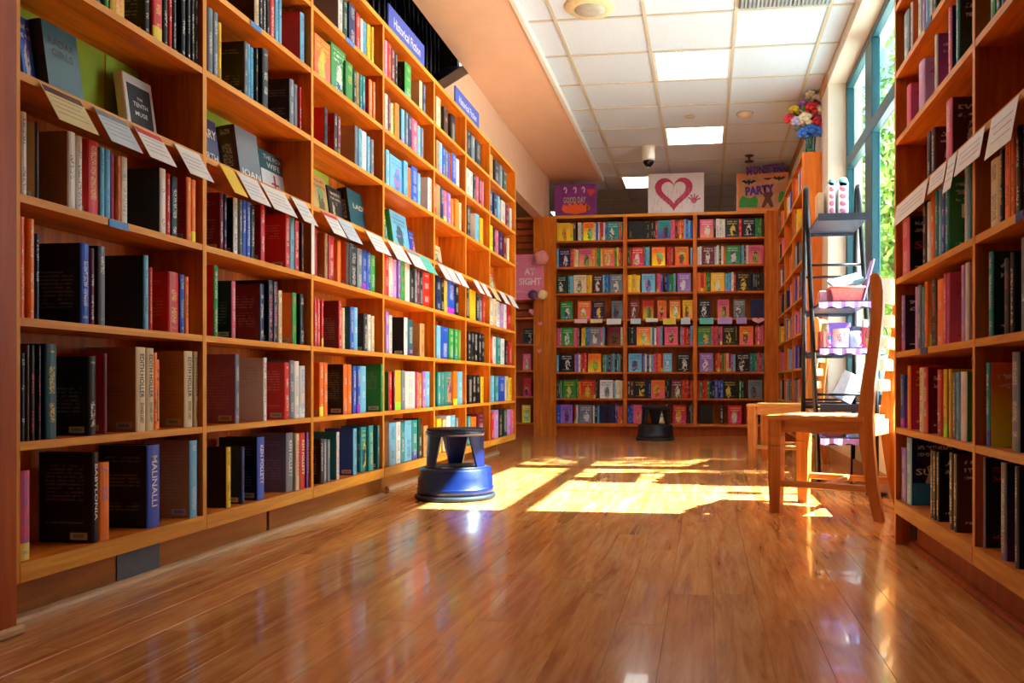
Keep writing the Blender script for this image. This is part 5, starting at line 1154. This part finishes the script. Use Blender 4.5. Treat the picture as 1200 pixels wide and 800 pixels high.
# ------------------------------------------------------------------ ladder-back chairs
def chair(x, y, ang, lab):
    """front along local +x, width along local y"""
    t = thing('dining_chair', lab, 'chair', (x, y, 0), 'wooden ladder-back chairs', ang)
    D, Wd, sh = .20, .19, .44
    def B(name, a, b, mat, c=.004): MB().cbox(a, b, c).build(name, mat, t, True)
    for s in (-1, 1):
        m = MB(); cy = s * Wd; w = .030
        prof = [(0, .023), (.13, .027), (.30, w), (.3005, w - .003), (.3045, w - .003), (.305, w), (.345, w), (.3455, w - .003), (.3495, w - .003), (.35, w), (.42, w)]
        vs = []; fs = []
        for z, h in prof: vs += [(D - h, cy - h, z), (D + h, cy - h, z), (D + h, cy + h, z), (D - h, cy + h, z)]
        for i in range(len(prof) - 1):
            for k in range(4): fs.append((i * 4 + k, i * 4 + (k + 1) % 4, (i + 1) * 4 + (k + 1) % 4, (i + 1) * 4 + k))
        fs += [(3, 2, 1, 0)]; m.add(vs, fs); m.build('leg', M_PINE_Z, t, True)
        path = [(-.256, .0, .020), (-.226, .15, .024), (-.206, .32, .029), (-.20, .44, .031), (-.212, .58, .028), (-.236, .74, .024), (-.250, .88, .023), (-.250, .97, .025), (-.244, 1.02, .025), (-.240, 1.04, .019), (-.240, 1.048, .009)]
        vs = []; fs = []; hw = .019
        for px_, z, h in path: vs += [(px_ - h, cy - hw, z), (px_ + h, cy - hw, z), (px_ + h, cy + hw, z), (px_ - h, cy + hw, z)]
        for i in range(len(path) - 1):
            for k in range(4): fs.append((i * 4 + k, i * 4 + (k + 1) % 4, (i + 1) * 4 + (k + 1) % 4, (i + 1) * 4 + k))
        L = (len(path) - 1) * 4; fs += [(3, 2, 1, 0), (L, L + 1, L + 2, L + 3)]
        m = MB(); m.add(vs, fs); m.build('back_post', M_PINE_Z, t, True)
        # shaped side apron and side stretcher
        pts = [(-.178, .37), (-.12, .362), (-.05, .372), (.02, .360), (.09, .372), (.15, .362), (.178, .368), (.178, .42), (-.178, .42)]
        MB().prism(pts, -.010, .010, M_frame((0, cy, 0), (1, 0, 0), (0, 0, 1))).build('apron', M_PINE_X, t, True)
        B('stretcher', (-.222, cy - .009, .118), (D - .020, cy + .009, .148), M_PINE_X)
    B('apron', (D - .010, -Wd + .030, .365), (D + .010, Wd - .030, .42), M_PINE_X)
    B('apron', (-.212, -Wd + .019, .35), (-.190, Wd - .019, .42), M_PINE_X)
    B('stretcher', (-.03, -Wd + .009, .124), (-.005, Wd - .009, .144), M_PINE_X)
    # dished seat plank
    n1, n2 = 9, 9; vs = []; fs = []; m = MB()
    for top in (1, 0):
        for i in range(n1):
            for j in range(n2):
                a, b = i / (n1 - 1) * 2 - 1, j / (n2 - 1) * 2 - 1
                vs.append((a * .215 + .02, b * (.222 + .006 * a), (sh - .008 * max(0, 1 - a * a) * max(0, 1 - b * b)) if top else .4202))
    for i in range(n1 - 1):
        for j in range(n2 - 1):
            q = i * n2 + j; fs.append((q, q + n2, q + n2 + 1, q + 1)); q += n1 * n2; fs.append((q, q + 1, q + n2 + 1, q + n2))
    o2 = n1 * n2
    for i in range(n1 - 1): fs += [(i * n2, o2 + i * n2, o2 + (i + 1) * n2, (i + 1) * n2)[::-1], (i * n2 + n2 - 1, o2 + i * n2 + n2 - 1, o2 + (i + 1) * n2 + n2 - 1, (i + 1) * n2 + n2 - 1)]
    for j in range(n2 - 1): fs += [(j, o2 + j, o2 + j + 1, j + 1), ((n1 - 1) * n2 + j, o2 + (n1 - 1) * n2 + j, o2 + (n1 - 1) * n2 + j + 1, (n1 - 1) * n2 + j + 1)[::-1]]
    m.add(vs, fs); m.build('seat', M_PINE_X, t, True)
    # bowed ladder slats
    def slat(z0_, z1_, xo, name):
        n = 9; vs = []; fs = []
        for q in range(n):
            b = q / (n - 1) * 2 - 1; xx = xo - .022 * (1 - b * b); yy = b * (Wd - .017)
            for dx in (-.008, .008):
                vs += [(xx + dx, yy, z0_), (xx + dx, yy, z1_ + .010 * (1 - b * b))]
        for q in range(n - 1):
            a = q * 4; fs += [(a, a + 1, a + 5, a + 4), (a + 2, a + 6, a + 7, a + 3), (a + 1, a + 3, a + 7, a + 5), (a, a + 4, a + 6, a + 2)]
        fs += [(0, 2, 3, 1), (n * 4 - 4, n * 4 - 3, n * 4 - 1, n * 4 - 2)]
        MB().add(vs, fs).build(name, M_PINE_X, t, True)
    slat(.93, 1.03, -.249, 'top_rail')
    for z_, xo in ((.83, -.246), (.735, -.235), (.64, -.222), (.55, -.208)): slat(z_, z_ + .042, xo, 'back_slat')
    return t
def chair_at(fx, fy, dirx, diry, lab):
    L = math.hypot(dirx, diry); dx, dy = dirx / L, diry / L        # (fx,fy): near front foot, (dx,dy): the way it faces
    px_, py_ = -dy, dx                                              # local +y
    # near front foot is local (.20, s*.19) with s chosen so the rest of the chair lies farther away
    s = -1 if py_ > 0 else 1
    cx, cy = fx - .20 * dx - s * .19 * px_, fy - .20 * dy - s * .19 * py_
    return chair(cx, cy, math.atan2(dy, dx), lab)
chair_at(.325, 3.80, -.89, .42, 'wooden ladder-back chair closest to the camera, turned to the aisle')
chair_at(.345, 5.98, -.93, .30, 'wooden ladder-back chair farther off, behind the black rack')

# ------------------------------------------------------------------ black display rack and what stands on it
XA, XB_ = .635, .950
rk = thing('display_rack', 'black metal folding display rack with lilac cloths by the window', 'rack', ((XA + XB_) / 2, 5.08, 0))
for X in (XA, XB_):
    pts = [(X, 4.70, 0), (X, 5.24, 1.72)] + [(X, 5.285 - .045 * math.cos(a), 1.76 + .05 * math.sin(a)) for a in (R(20), R(60), R(90), R(120), R(160))] + [(X, 5.335, 1.72), (X, 5.46, 0)]
    MB().tube(pts, .0145, 8).build('side_frame', M_BLACKM, rk)
near_y = lambda z: 4.70 + .54 * z / 1.72
far_y = lambda z: 5.46 - .125 * z / 1.72
for z in (1.30, .52):
    MB().tube([(XA, near_y(z), z), (XB_, near_y(z), z)], .008, 6).build('cross_bar', M_BLACKM, rk)
    MB().tube([(XA, far_y(z), z - .04), (XB_, far_y(z), z - .04)], .008, 6).build('cross_bar', M_BLACKM, rk)
SHELF = [(.27, 4.74, 5.44), (.455, 4.76, 5.42), (.775, 4.76, 5.40), (1.04, 4.80, 5.38), (1.545, 4.84, 5.34)]
M_TRAY = plain('dark_blue_grey_tray', srgb(40, 46, 62), .4, .3, vary=.08)
for z, a, b in SHELF:
    m = MB(); m.box((XA + .014, a, z - .012), (XB_ - .014, b, z)); m.box((XA + .014, a - .008, z - .03), (XB_ - .014, a, z + .012)); m.box((XA + .014, b, z - .03), (XB_ - .014, b + .008, z + .012))
    m.build('tray', M_TRAY, rk)
for (z, a, b), nme in zip((SHELF[0], SHELF[2], SHELF[3]), ('bottom tray', 'middle tray', 'upper tray')):
    m = MB(); m.cbox((XA + .016, a - .004, z + .001), (XB_ - .016, b - .01, z + .006), .002)
    n = 12; vs = []; fs = []
    for q in range(n + 1):
        x_ = XA + .012 + (XB_ - XA - .024) * q / n; dz = .026 + .006 * math.sin(q * 1.7)
        vs += [(x_, a - .010, z + .006), (x_, a - .013 - .004 * math.sin(q * 2.1), z - dz)]
    for q in range(n): fs.append((2 * q, 2 * q + 1, 2 * q + 3, 2 * q + 2))
    vs += [(x_, y_ - .002, z_) for x_, y_, z_ in vs]; o = 2 * (n + 1)
    fs += [tuple(i + o for i in reversed(f)) for f in fs[:n]]
    m.add(vs, fs)
    tag(m.build('shelf_cloth', M_PURPLE), 'lilac cloth draped over the %s of the black rack' % nme, 'cloth', 'lilac cloths on the rack')
rr = random.Random(8)
# top: boxed books
zt = SHELF[4][0]
M_CY = plain('cyan_box', srgb(90, 190, 214), .4); M_PIC = plain('pink_print', srgb(206, 110, 140), .5)
for i, (x0, w, lab) in enumerate(((.715, .04, 'white and cyan boxed game, inner one on top of the rack'), (.772, .055, 'white and cyan boxed game, outer one on top of the rack'))):
    t = thing('game_box', lab, 'box', (x0, 4.95, zt), 'boxed games on the rack')
    boxobj('carton', (x0, 4.90, zt), (x0 + w, 5.10, zt + .205), M_WHITE, t, .003)
    MB().tube([(x0 + w * .5, 4.90, zt + .205), (x0 + w * .5, 5.10, zt + .205)], w * .48, 12).build('rounded_lid', M_CY, t)
    for k in range(4): MB().sphere((x0 + w * .5, 4.898, zt + .04 + k * .042), (w * .36, .002, .016), 12, 6).build('print_dot', M_PIC, t)
tag(MB().cbox((.662, 4.95, zt), (.700, 5.08, zt + .16), .003).build('paperback', plain('cream_sleeve', srgb(206, 176, 140), .6)), 'cream paperback at the end of the top tray of the rack', 'book')
# third tray: pink bucket tray, leaning box, purple card
z2 = SHELF[3][0] + .006
t = thing('gift_basket', 'pink woven gift basket on the third tray of the rack', 'basket', (.80, 5.0, z2))
def tub(a, b, z0_, z1_, flare, mat, name, root, th=.006):
    vs = []; 
    for z_, f in ((z0_, 0), (z1_, flare)):
        vs += [(a[0] - f, a[1] - f, z_), (b[0] + f, a[1] - f, z_), (b[0] + f, b[1] + f, z_), (a[0] - f, b[1] + f, z_)]
    vi = []
    for z_, f in ((z0_ + th, -th), (z1_, flare - th)): vi += [(a[0] - f, a[1] - f, z_), (b[0] + f, a[1] - f, z_), (b[0] + f, b[1] + f, z_), (a[0] - f, b[1] + f, z_)]
    fs = [(3, 2, 1, 0)] + [(k, (k + 1) % 4, 4 + (k + 1) % 4, 4 + k) for k in range(4)] + [(8, 9, 10, 11)] + [(8 + (k + 1) % 4, 8 + k, 12 + k, 12 + (k + 1) % 4) for k in range(4)] + [(4 + k, 4 + (k + 1) % 4, 12 + (k + 1) % 4, 12 + k) for k in range(4)]
    return MB().add(vs + vi, fs).build(name, mat, root)
M_BASK = plain('pink_wicker', srgb(214, 106, 96), .7, vary=.2, scale=120)
tub((.735, 4.83), (.885, 5.02), z2, z2 + .085, .018, M_BASK, 'body', t)
m = MB(); m.tube([(.716, 4.811, z2 + .085), (.904, 4.811, z2 + .085), (.904, 5.039, z2 + .085), (.716, 5.039, z2 + .085), (.716, 4.811, z2 + .085)], .006, 6); m.build('rim', M_BASK, t)
o = MB().cbox((-.09, -.11, 0), (.09, .11, .022), .003, 0, Matrix.Translation((.83, 4.97, z2 + .125)) @ Matrix.Rotation(R(-14), 4, 'Y') @ Matrix.Rotation(R(18), 4, 'X')).build('boxed_set', plain('pale_cyan_box', srgb(150, 206, 216), .4))
tag(o, 'pale cyan flat box lying tilted in the pink basket', 'box')
o = MB().cbox((-.004, -.05, 0), (.004, .05, .25), .002, 0, Matrix.Translation((.895, 4.86, z2)) @ Matrix.Rotation(R(14), 4, 'Y')).build('greeting_card', plain('lilac_card', srgb(196, 150, 220), .5))
tag(o, 'tall lilac card leaning at the end of the third tray', 'card')
o = MB().cbox((.655, 4.84, z2), (.70, 4.92, z2 + .07), .006).build('gift_box', plain('mauve_box', srgb(170, 120, 130), .6)); tag(o, 'small mauve gift box by the rack post on the third tray', 'box')
# second tray: jar, mug, tin, books, wicker
z1_ = SHELF[2][0] + .006
t = thing('painted_bottle', 'cream bottle with teal band on the second tray of the rack', 'bottle', (.70, 4.93, z1_))
MB().lathe([(.0, 0), (.030, 0), (.034, .02), (.034, .07), (.026, .10), (.022, .115)], 20, (.70, 4.93, z1_)).build('body', plain('cream_glaze', srgb(226, 196, 140), .3), t)
MB().lathe([(.0345, .055), (.036, .06), (.036, .078), (.0335, .082)], 20, (.70, 4.93, z1_)).build('band', plain('teal_glaze', srgb(60, 150, 130), .3), t)
MB().lathe([(.022, .115), (.024, .12), (.02, .15), (.0, .158)], 16, (.70, 4.93, z1_)).build('stopper', plain('cream_glaze', srgb(226, 196, 140), .3), t)
t = thing('mug', 'white mug with red lettering on the second tray of the rack', 'mug', (.775, 4.84, z1_))
MB().lathe([(.0, 0), (.042, 0), (.046, .01), (.046, .112), (.043, .115), (.040, .112), (.040, .012), (.0, .010)], 28, (.775, 4.84, z1_)).build('body', M_WHITE, t)
MB().tube([(.775 - .045, 4.84, z1_ + .09), (.775 - .075, 4.83, z1_ + .085), (.775 - .082, 4.83, z1_ + .055), (.775 - .07, 4.835, z1_ + .025), (.775 - .044, 4.84, z1_ + .02)], .007, 8).build('handle', plain('pink_glaze', srgb(232, 120, 150), .3), t)
text('LOVE\nYOU', t, (0, -.0472, .06), (1, 0, .15), (-.15, 0, 1), .05, .05, plain('red_letter', srgb(206, 30, 60), .5), 'lettering', .02)
t = thing('gift_tin', 'pale blue round tin with red crescent on the second tray of the rack', 'tin', (.862, 4.84, z1_))
MB().lathe([(.0, 0), (.042, 0), (.044, .006), (.044, .10), (.0, .102)], 28, (.862, 4.84, z1_)).build('body', plain('periwinkle_tin', srgb(150, 166, 220), .35), t)
MB().tube([(.862 + .03 * math.cos(a), 4.84 - .0455 + .012 * abs(math.cos(a)), z1_ + .05 + .036 * math.sin(a)) for a in [R(-70 + 14 * k) for k in range(11)]], .006, 6).build('crescent', plain('red_letter', srgb(206, 30, 60), .5), t)
for i, (x0, c, lab) in enumerate(((.655, (150, 60, 50), 'red brown small book by the rack post, second tray'), (.672, (200, 150, 120), 'beige small book by the rack post, second tray'))):
    tag(MB().cbox((x0, 4.80, z1_), (x0 + .014, 4.90, z1_ + .10), .002).build('small_book', plain('sb%d' % i, srgb(*c), .5)), lab, 'book')
o = MB().cbox((-.07, -.008, 0), (.07, .008, .17), .002, 0, Matrix.Translation((.80, 5.05, z1_)) @ Matrix.Rotation(R(-12), 4, 'X')).build('boxed_card', plain('violet_card', srgb(150, 110, 200), .5)); tag(o, 'violet boxed card standing behind the mug', 'box')
o = MB().cbox((.865, 5.0, z1_), (.925, 5.10, z1_ + .14), .004).build('gift_box', plain('slate_box', srgb(70, 80, 96), .5)); tag(o, 'dark slate gift box behind the blue tin', 'box')
t = thing('red_gift_bag', 'red patterned paper bag behind the near chair post', 'bag', (.915, 4.84, z1_))
tub((.893, 4.80), (.925, 4.88), z1_, z1_ + .12, .004, plain('red_dotted', srgb(170, 40, 50), .6, vary=.3, scale=140), 'body', t, .002)
MB().cbox((.897, 4.815, z1_ + .09), (.921, 4.865, z1_ + .165), .002).build('tissue', M_WHITE, t)
# lower: white booklet holder and pale boxes
o = MB().cbox((-.075, -.012, 0), (.075, .012, .15), .002, 0, Matrix.Translation((.72, 5.2, .276)) @ Matrix.Rotation(R(-8), 4, 'X')).build('boxed_card', plain('unused_lilac', srgb(200, 190, 226), .5)); tag(o, 'pale lilac box standing on the bottom tray', 'box')
o = MB().cbox((.70, 4.84, .276), (.79, 4.98, .335), .004).build('gift_box', plain('brick_box', srgb(150, 80, 70), .6)); tag(o, 'brick red low box on the bottom tray of the rack', 'box')
o = MB().cbox((.80, 4.80, .276), (.93, 5.0, .40), .004).build('gift_box', plain('sky_box', srgb(120, 186, 206), .5)); tag(o, 'sky blue carton on the bottom tray of the rack', 'box')
# booklets on the seat of the near chair side: a leaning white magazine holder on the farther chair
# flower vase on the far window-side bookcase
vx, vy, vz = x_on_y(950, 7.0), 7.02, B_TOP + .001
t = thing('flower_vase', 'glass vase of red, white and blue flowers on top of the window-side bookcase', 'vase', (vx, vy, vz))
MB().lathe([(.0, 0), (.040, 0), (.042, .004), (.040, .05), (.044, .12), (.046, .17), (.043, .17), (.040, .12), (.036, .05), (.036, .008), (0, .008)], 24, (vx, vy, vz)).build('glass', M_VASE, t)
MB().lathe([(.0, .009), (.035, .009), (.035, .045), (.0, .047)], 20, (vx, vy, vz)).build('pebbles', plain('green_pebbles', srgb(90, 170, 140), .4, vary=.3, scale=150), t)
fl = [(0, 0, .50, .05, 'w'), (.05, -.02, .46, .045, 'w'), (-.06, .01, .42, .05, 'v'), (-.13, 0, .38, .05, 'y'), (.0, -.06, .37, .065, 'r'), (.06, -.04, .36, .05, 'w'), (-.17, -.02, .30, .055, 'r'), (-.05, -.06, .28, .07, 'w'),
      (-.12, -.05, .27, .05, 'l'), (.05, -.02, .28, .06, 'd'), (.045, 0, .42, .05, 'd'), (.05, -.05, .25, .06, 'r'), (.05, .03, .24, .06, 'd'), (0, -.03, .19, .075, 'b'), (.06, -.05, .17, .06, 'b'), (-.06, -.04, .17, .06, 'b')]
FC = {'w': (236, 226, 200), 'v': (150, 90, 180), 'y': (226, 180, 40), 'r': (196, 24, 44), 'l': (200, 190, 226), 'd': (130, 20, 40), 'b': (50, 110, 200)}
for i, (dx, dy, dz, r_, c) in enumerate(fl):
    p = Vector((vx + dx, vy + dy, vz + dz)); m = MB(); mp = plain('petal_' + c, srgb(*FC[c]), .6, vary=.1)
    for k in range(9):
        a = k * 2.4; el = R(-35 + 14 * k); d_ = Vector((math.cos(a) * math.cos(el), math.sin(a) * math.cos(el), math.sin(el)))
        m.sphere(p + d_ * r_ * .55, (r_ * .45, r_ * .45, r_ * .32), 8, 5)
    f_ = m.build('flower', mp, t)
    MB().tube([(vx + dx * .15, vy + dy * .15, vz + .02), (vx + dx * .3, vy + dy * .3, vz + .16), tuple(p - Vector((0, 0, .01)))], .004, 5).build('stem', plain('stem_green', srgb(50, 100, 40), .6), f_)
for i in range(10):
    a = i * .63; q = Vector((vx - .04 + .08 * math.cos(a), vy + .06 * math.sin(a), vz + .22 + .05 * (i % 4)))
    d_ = Vector((math.cos(a), math.sin(a) * .5, .5)); s_ = d_.cross(Vector((0, 0, 1))).normalized() * .022
    MB().add([q - d_ * .05, q + s_, q + d_ * .06, q - s_, q + Vector((0, 0, .006))], [(0, 1, 4), (1, 2, 4), (2, 3, 4), (3, 0, 4), (0, 3, 2, 1)]).build('leaf', plain('leaf_green', srgb(44, 104, 50), .6), t)
# white booklets propped on the far chair seat
t = thing('booklet_stand', 'white booklets leaning on the lower tray of the black rack', 'booklets', (.80, 4.95, .456))
for k in range(3):
    MB().cbox((-.062, -.006 + .014 * k, 0), (.062, .006 + .014 * k, .17 - .012 * k), .002, 0, Matrix.Translation((.79, 4.93, .490)) @ Matrix.Rotation(R(-6), 4, 'Z') @ Matrix.Rotation(R(28), 4, 'Y') @ Matrix.Rotation(R(-12), 4, 'X')).build('booklet', plain('booklet_%d' % k, srgb(*((226, 222, 230), (200, 196, 214), (180, 130, 140))[k]), .5), t)
# wicker basket on the window sill behind the chair back
t = thing('wicker_basket', 'white wicker basket with thin dark handle behind the chair back', 'basket', (.895, 4.45, .74))
bx, by, bz = .895, 4.45, .74
MB().lathe([(.0, 0), (.045, 0), (.054, .06), (.058, .09), (.054, .09), (.05, .06), (.04, .008), (0, .006)], 20, (bx, by, bz)).build('body', plain('white_wicker', srgb(180, 176, 166), .7, vary=.4, scale=160), t)
MB().tube([(bx + .055 * math.cos(a), by, bz + .09 + .07 * math.sin(a)) for a in [R(18 * k) for k in range(11)]], .003, 6).build('handle', M_BLACKM, t)
t2 = thing('plant_stand', 'narrow dark metal stand under the wicker basket', 'stand', (bx, by, 0))
MB().lathe([(0, .73), (.05, .73), (.05, .74), (0, .74)], 20, (bx, by, 0)).build('plate', M_BLACKM, t2)
MB().tube([(bx, by, .012), (bx, by, .732)], .012, 8).build('pole', M_BLACKM, t2)
MB().lathe([(0, 0), (.055, 0), (.055, .012), (0, .014)], 20, (bx, by, 0)).build('foot', M_BLACKM, t2)

# ------------------------------------------------------------------ outside the window
M_PAVE = plain('pale_pavement', srgb(190, 186, 176), .9, vary=.1, scale=2)
structure(boxobj('ground_outside', (1.3, -8, -.25), (40, 60, -.15), M_PAVE), 'pale pavement outside the window', 'ground')
def leafmat(name, c1, c2):
    n = NT(name); f = n.noise(n.coord(), 2.5, 3)
    c = n.ramp(f, [(.3, c1), (.7, c2)]); n.set(c, .55)
    tr = n.n.new('ShaderNodeBsdfTranslucent'); n.l.new(c, tr.inputs['Color']); mx = n.n.new('ShaderNodeMixShader'); mx.inputs[0].default_value = .45
    n.l.new(n.b.outputs[0], mx.inputs[1]); n.l.new(tr.outputs[0], mx.inputs[2]); n.l.new(mx.outputs[0], n.out.inputs[0]); return n.m
M_LEAF = leafmat('street_tree_leaf', srgb(96, 140, 50), srgb(170, 196, 90))
M_BARK = plain('bark', srgb(92, 74, 56), .9, vary=.2)
def tree(x, y, zc_, rad, n, leaf, lab, seed, h0=2.0, keep=None):
    r_ = random.Random(seed); t = thing('street_tree', lab, 'tree', (x, y, -.15), 'street trees outside the window')
    MB().tube([(x, y, -.15), (x + .05, y, h0), (x, y + .1, zc_)], [.16, .12, .05], 10).build('trunk', M_BARK, t)
    for k in range(7):
        a = k * .9; MB().tube([(x, y, h0 + .2 * k), (x + rad * .4 * math.cos(a), y + rad * .4 * math.sin(a), zc_ + .1 * k), (x + rad * .8 * math.cos(a), y + rad * .8 * math.sin(a), zc_ + rad * .3)], [.06, .035, .012], 6).build('branch', M_BARK, t)
    vs, fs = [], []
    cl = [Vector((r_.gauss(0, .42), r_.gauss(0, .42), r_.gauss(0, .36))) * rad for _ in range(46)]
    for k in range(n):
        c = cl[r_.randrange(46)]; p = Vector((x, y, zc_)) + c + Vector((r_.gauss(0, .16), r_.gauss(0, .16), r_.gauss(0, .14))) * rad
        if keep and not keep(p): continue
        d_ = Vector((r_.uniform(-1, 1), r_.uniform(-1, 1), r_.uniform(-1, 1))).normalized(); s_ = d_.orthogonal().normalized(); L = leaf * r_.uniform(.7, 1.3)
        o = len(vs); vs += [p - d_ * L, p + s_ * L * .5, p + d_ * L, p - s_ * L * .5]; fs += [(o, o + 1, o + 2, o + 3)]
    f = MB().add(vs, fs).build('foliage', M_LEAF, t); f['kind'] = 'stuff'
# this one shades the far half of the window; sight lines to the low sun pass above Y = 5
tree(5.4, 7.4, 6.3, 2.1, 9000, .075, 'leafy street tree whose crown dapples the sun on the floor', 3, 2.4, keep=lambda p: p.y > 5.0 + .18 * math.sin(p.z * 4))
tree(4.4, 18.5, 4.4, 3.2, 16000, .13, 'pale green tree seen through the lower window pane', 4)
tree(8.5, 27.0, 4.5, 4.0, 8000, .17, 'broad pale green tree farther down the street', 6)
tree(10.0, 42.0, 5.0, 5.0, 7000, .24, 'distant tree at the end of the street', 7)
make_texts()
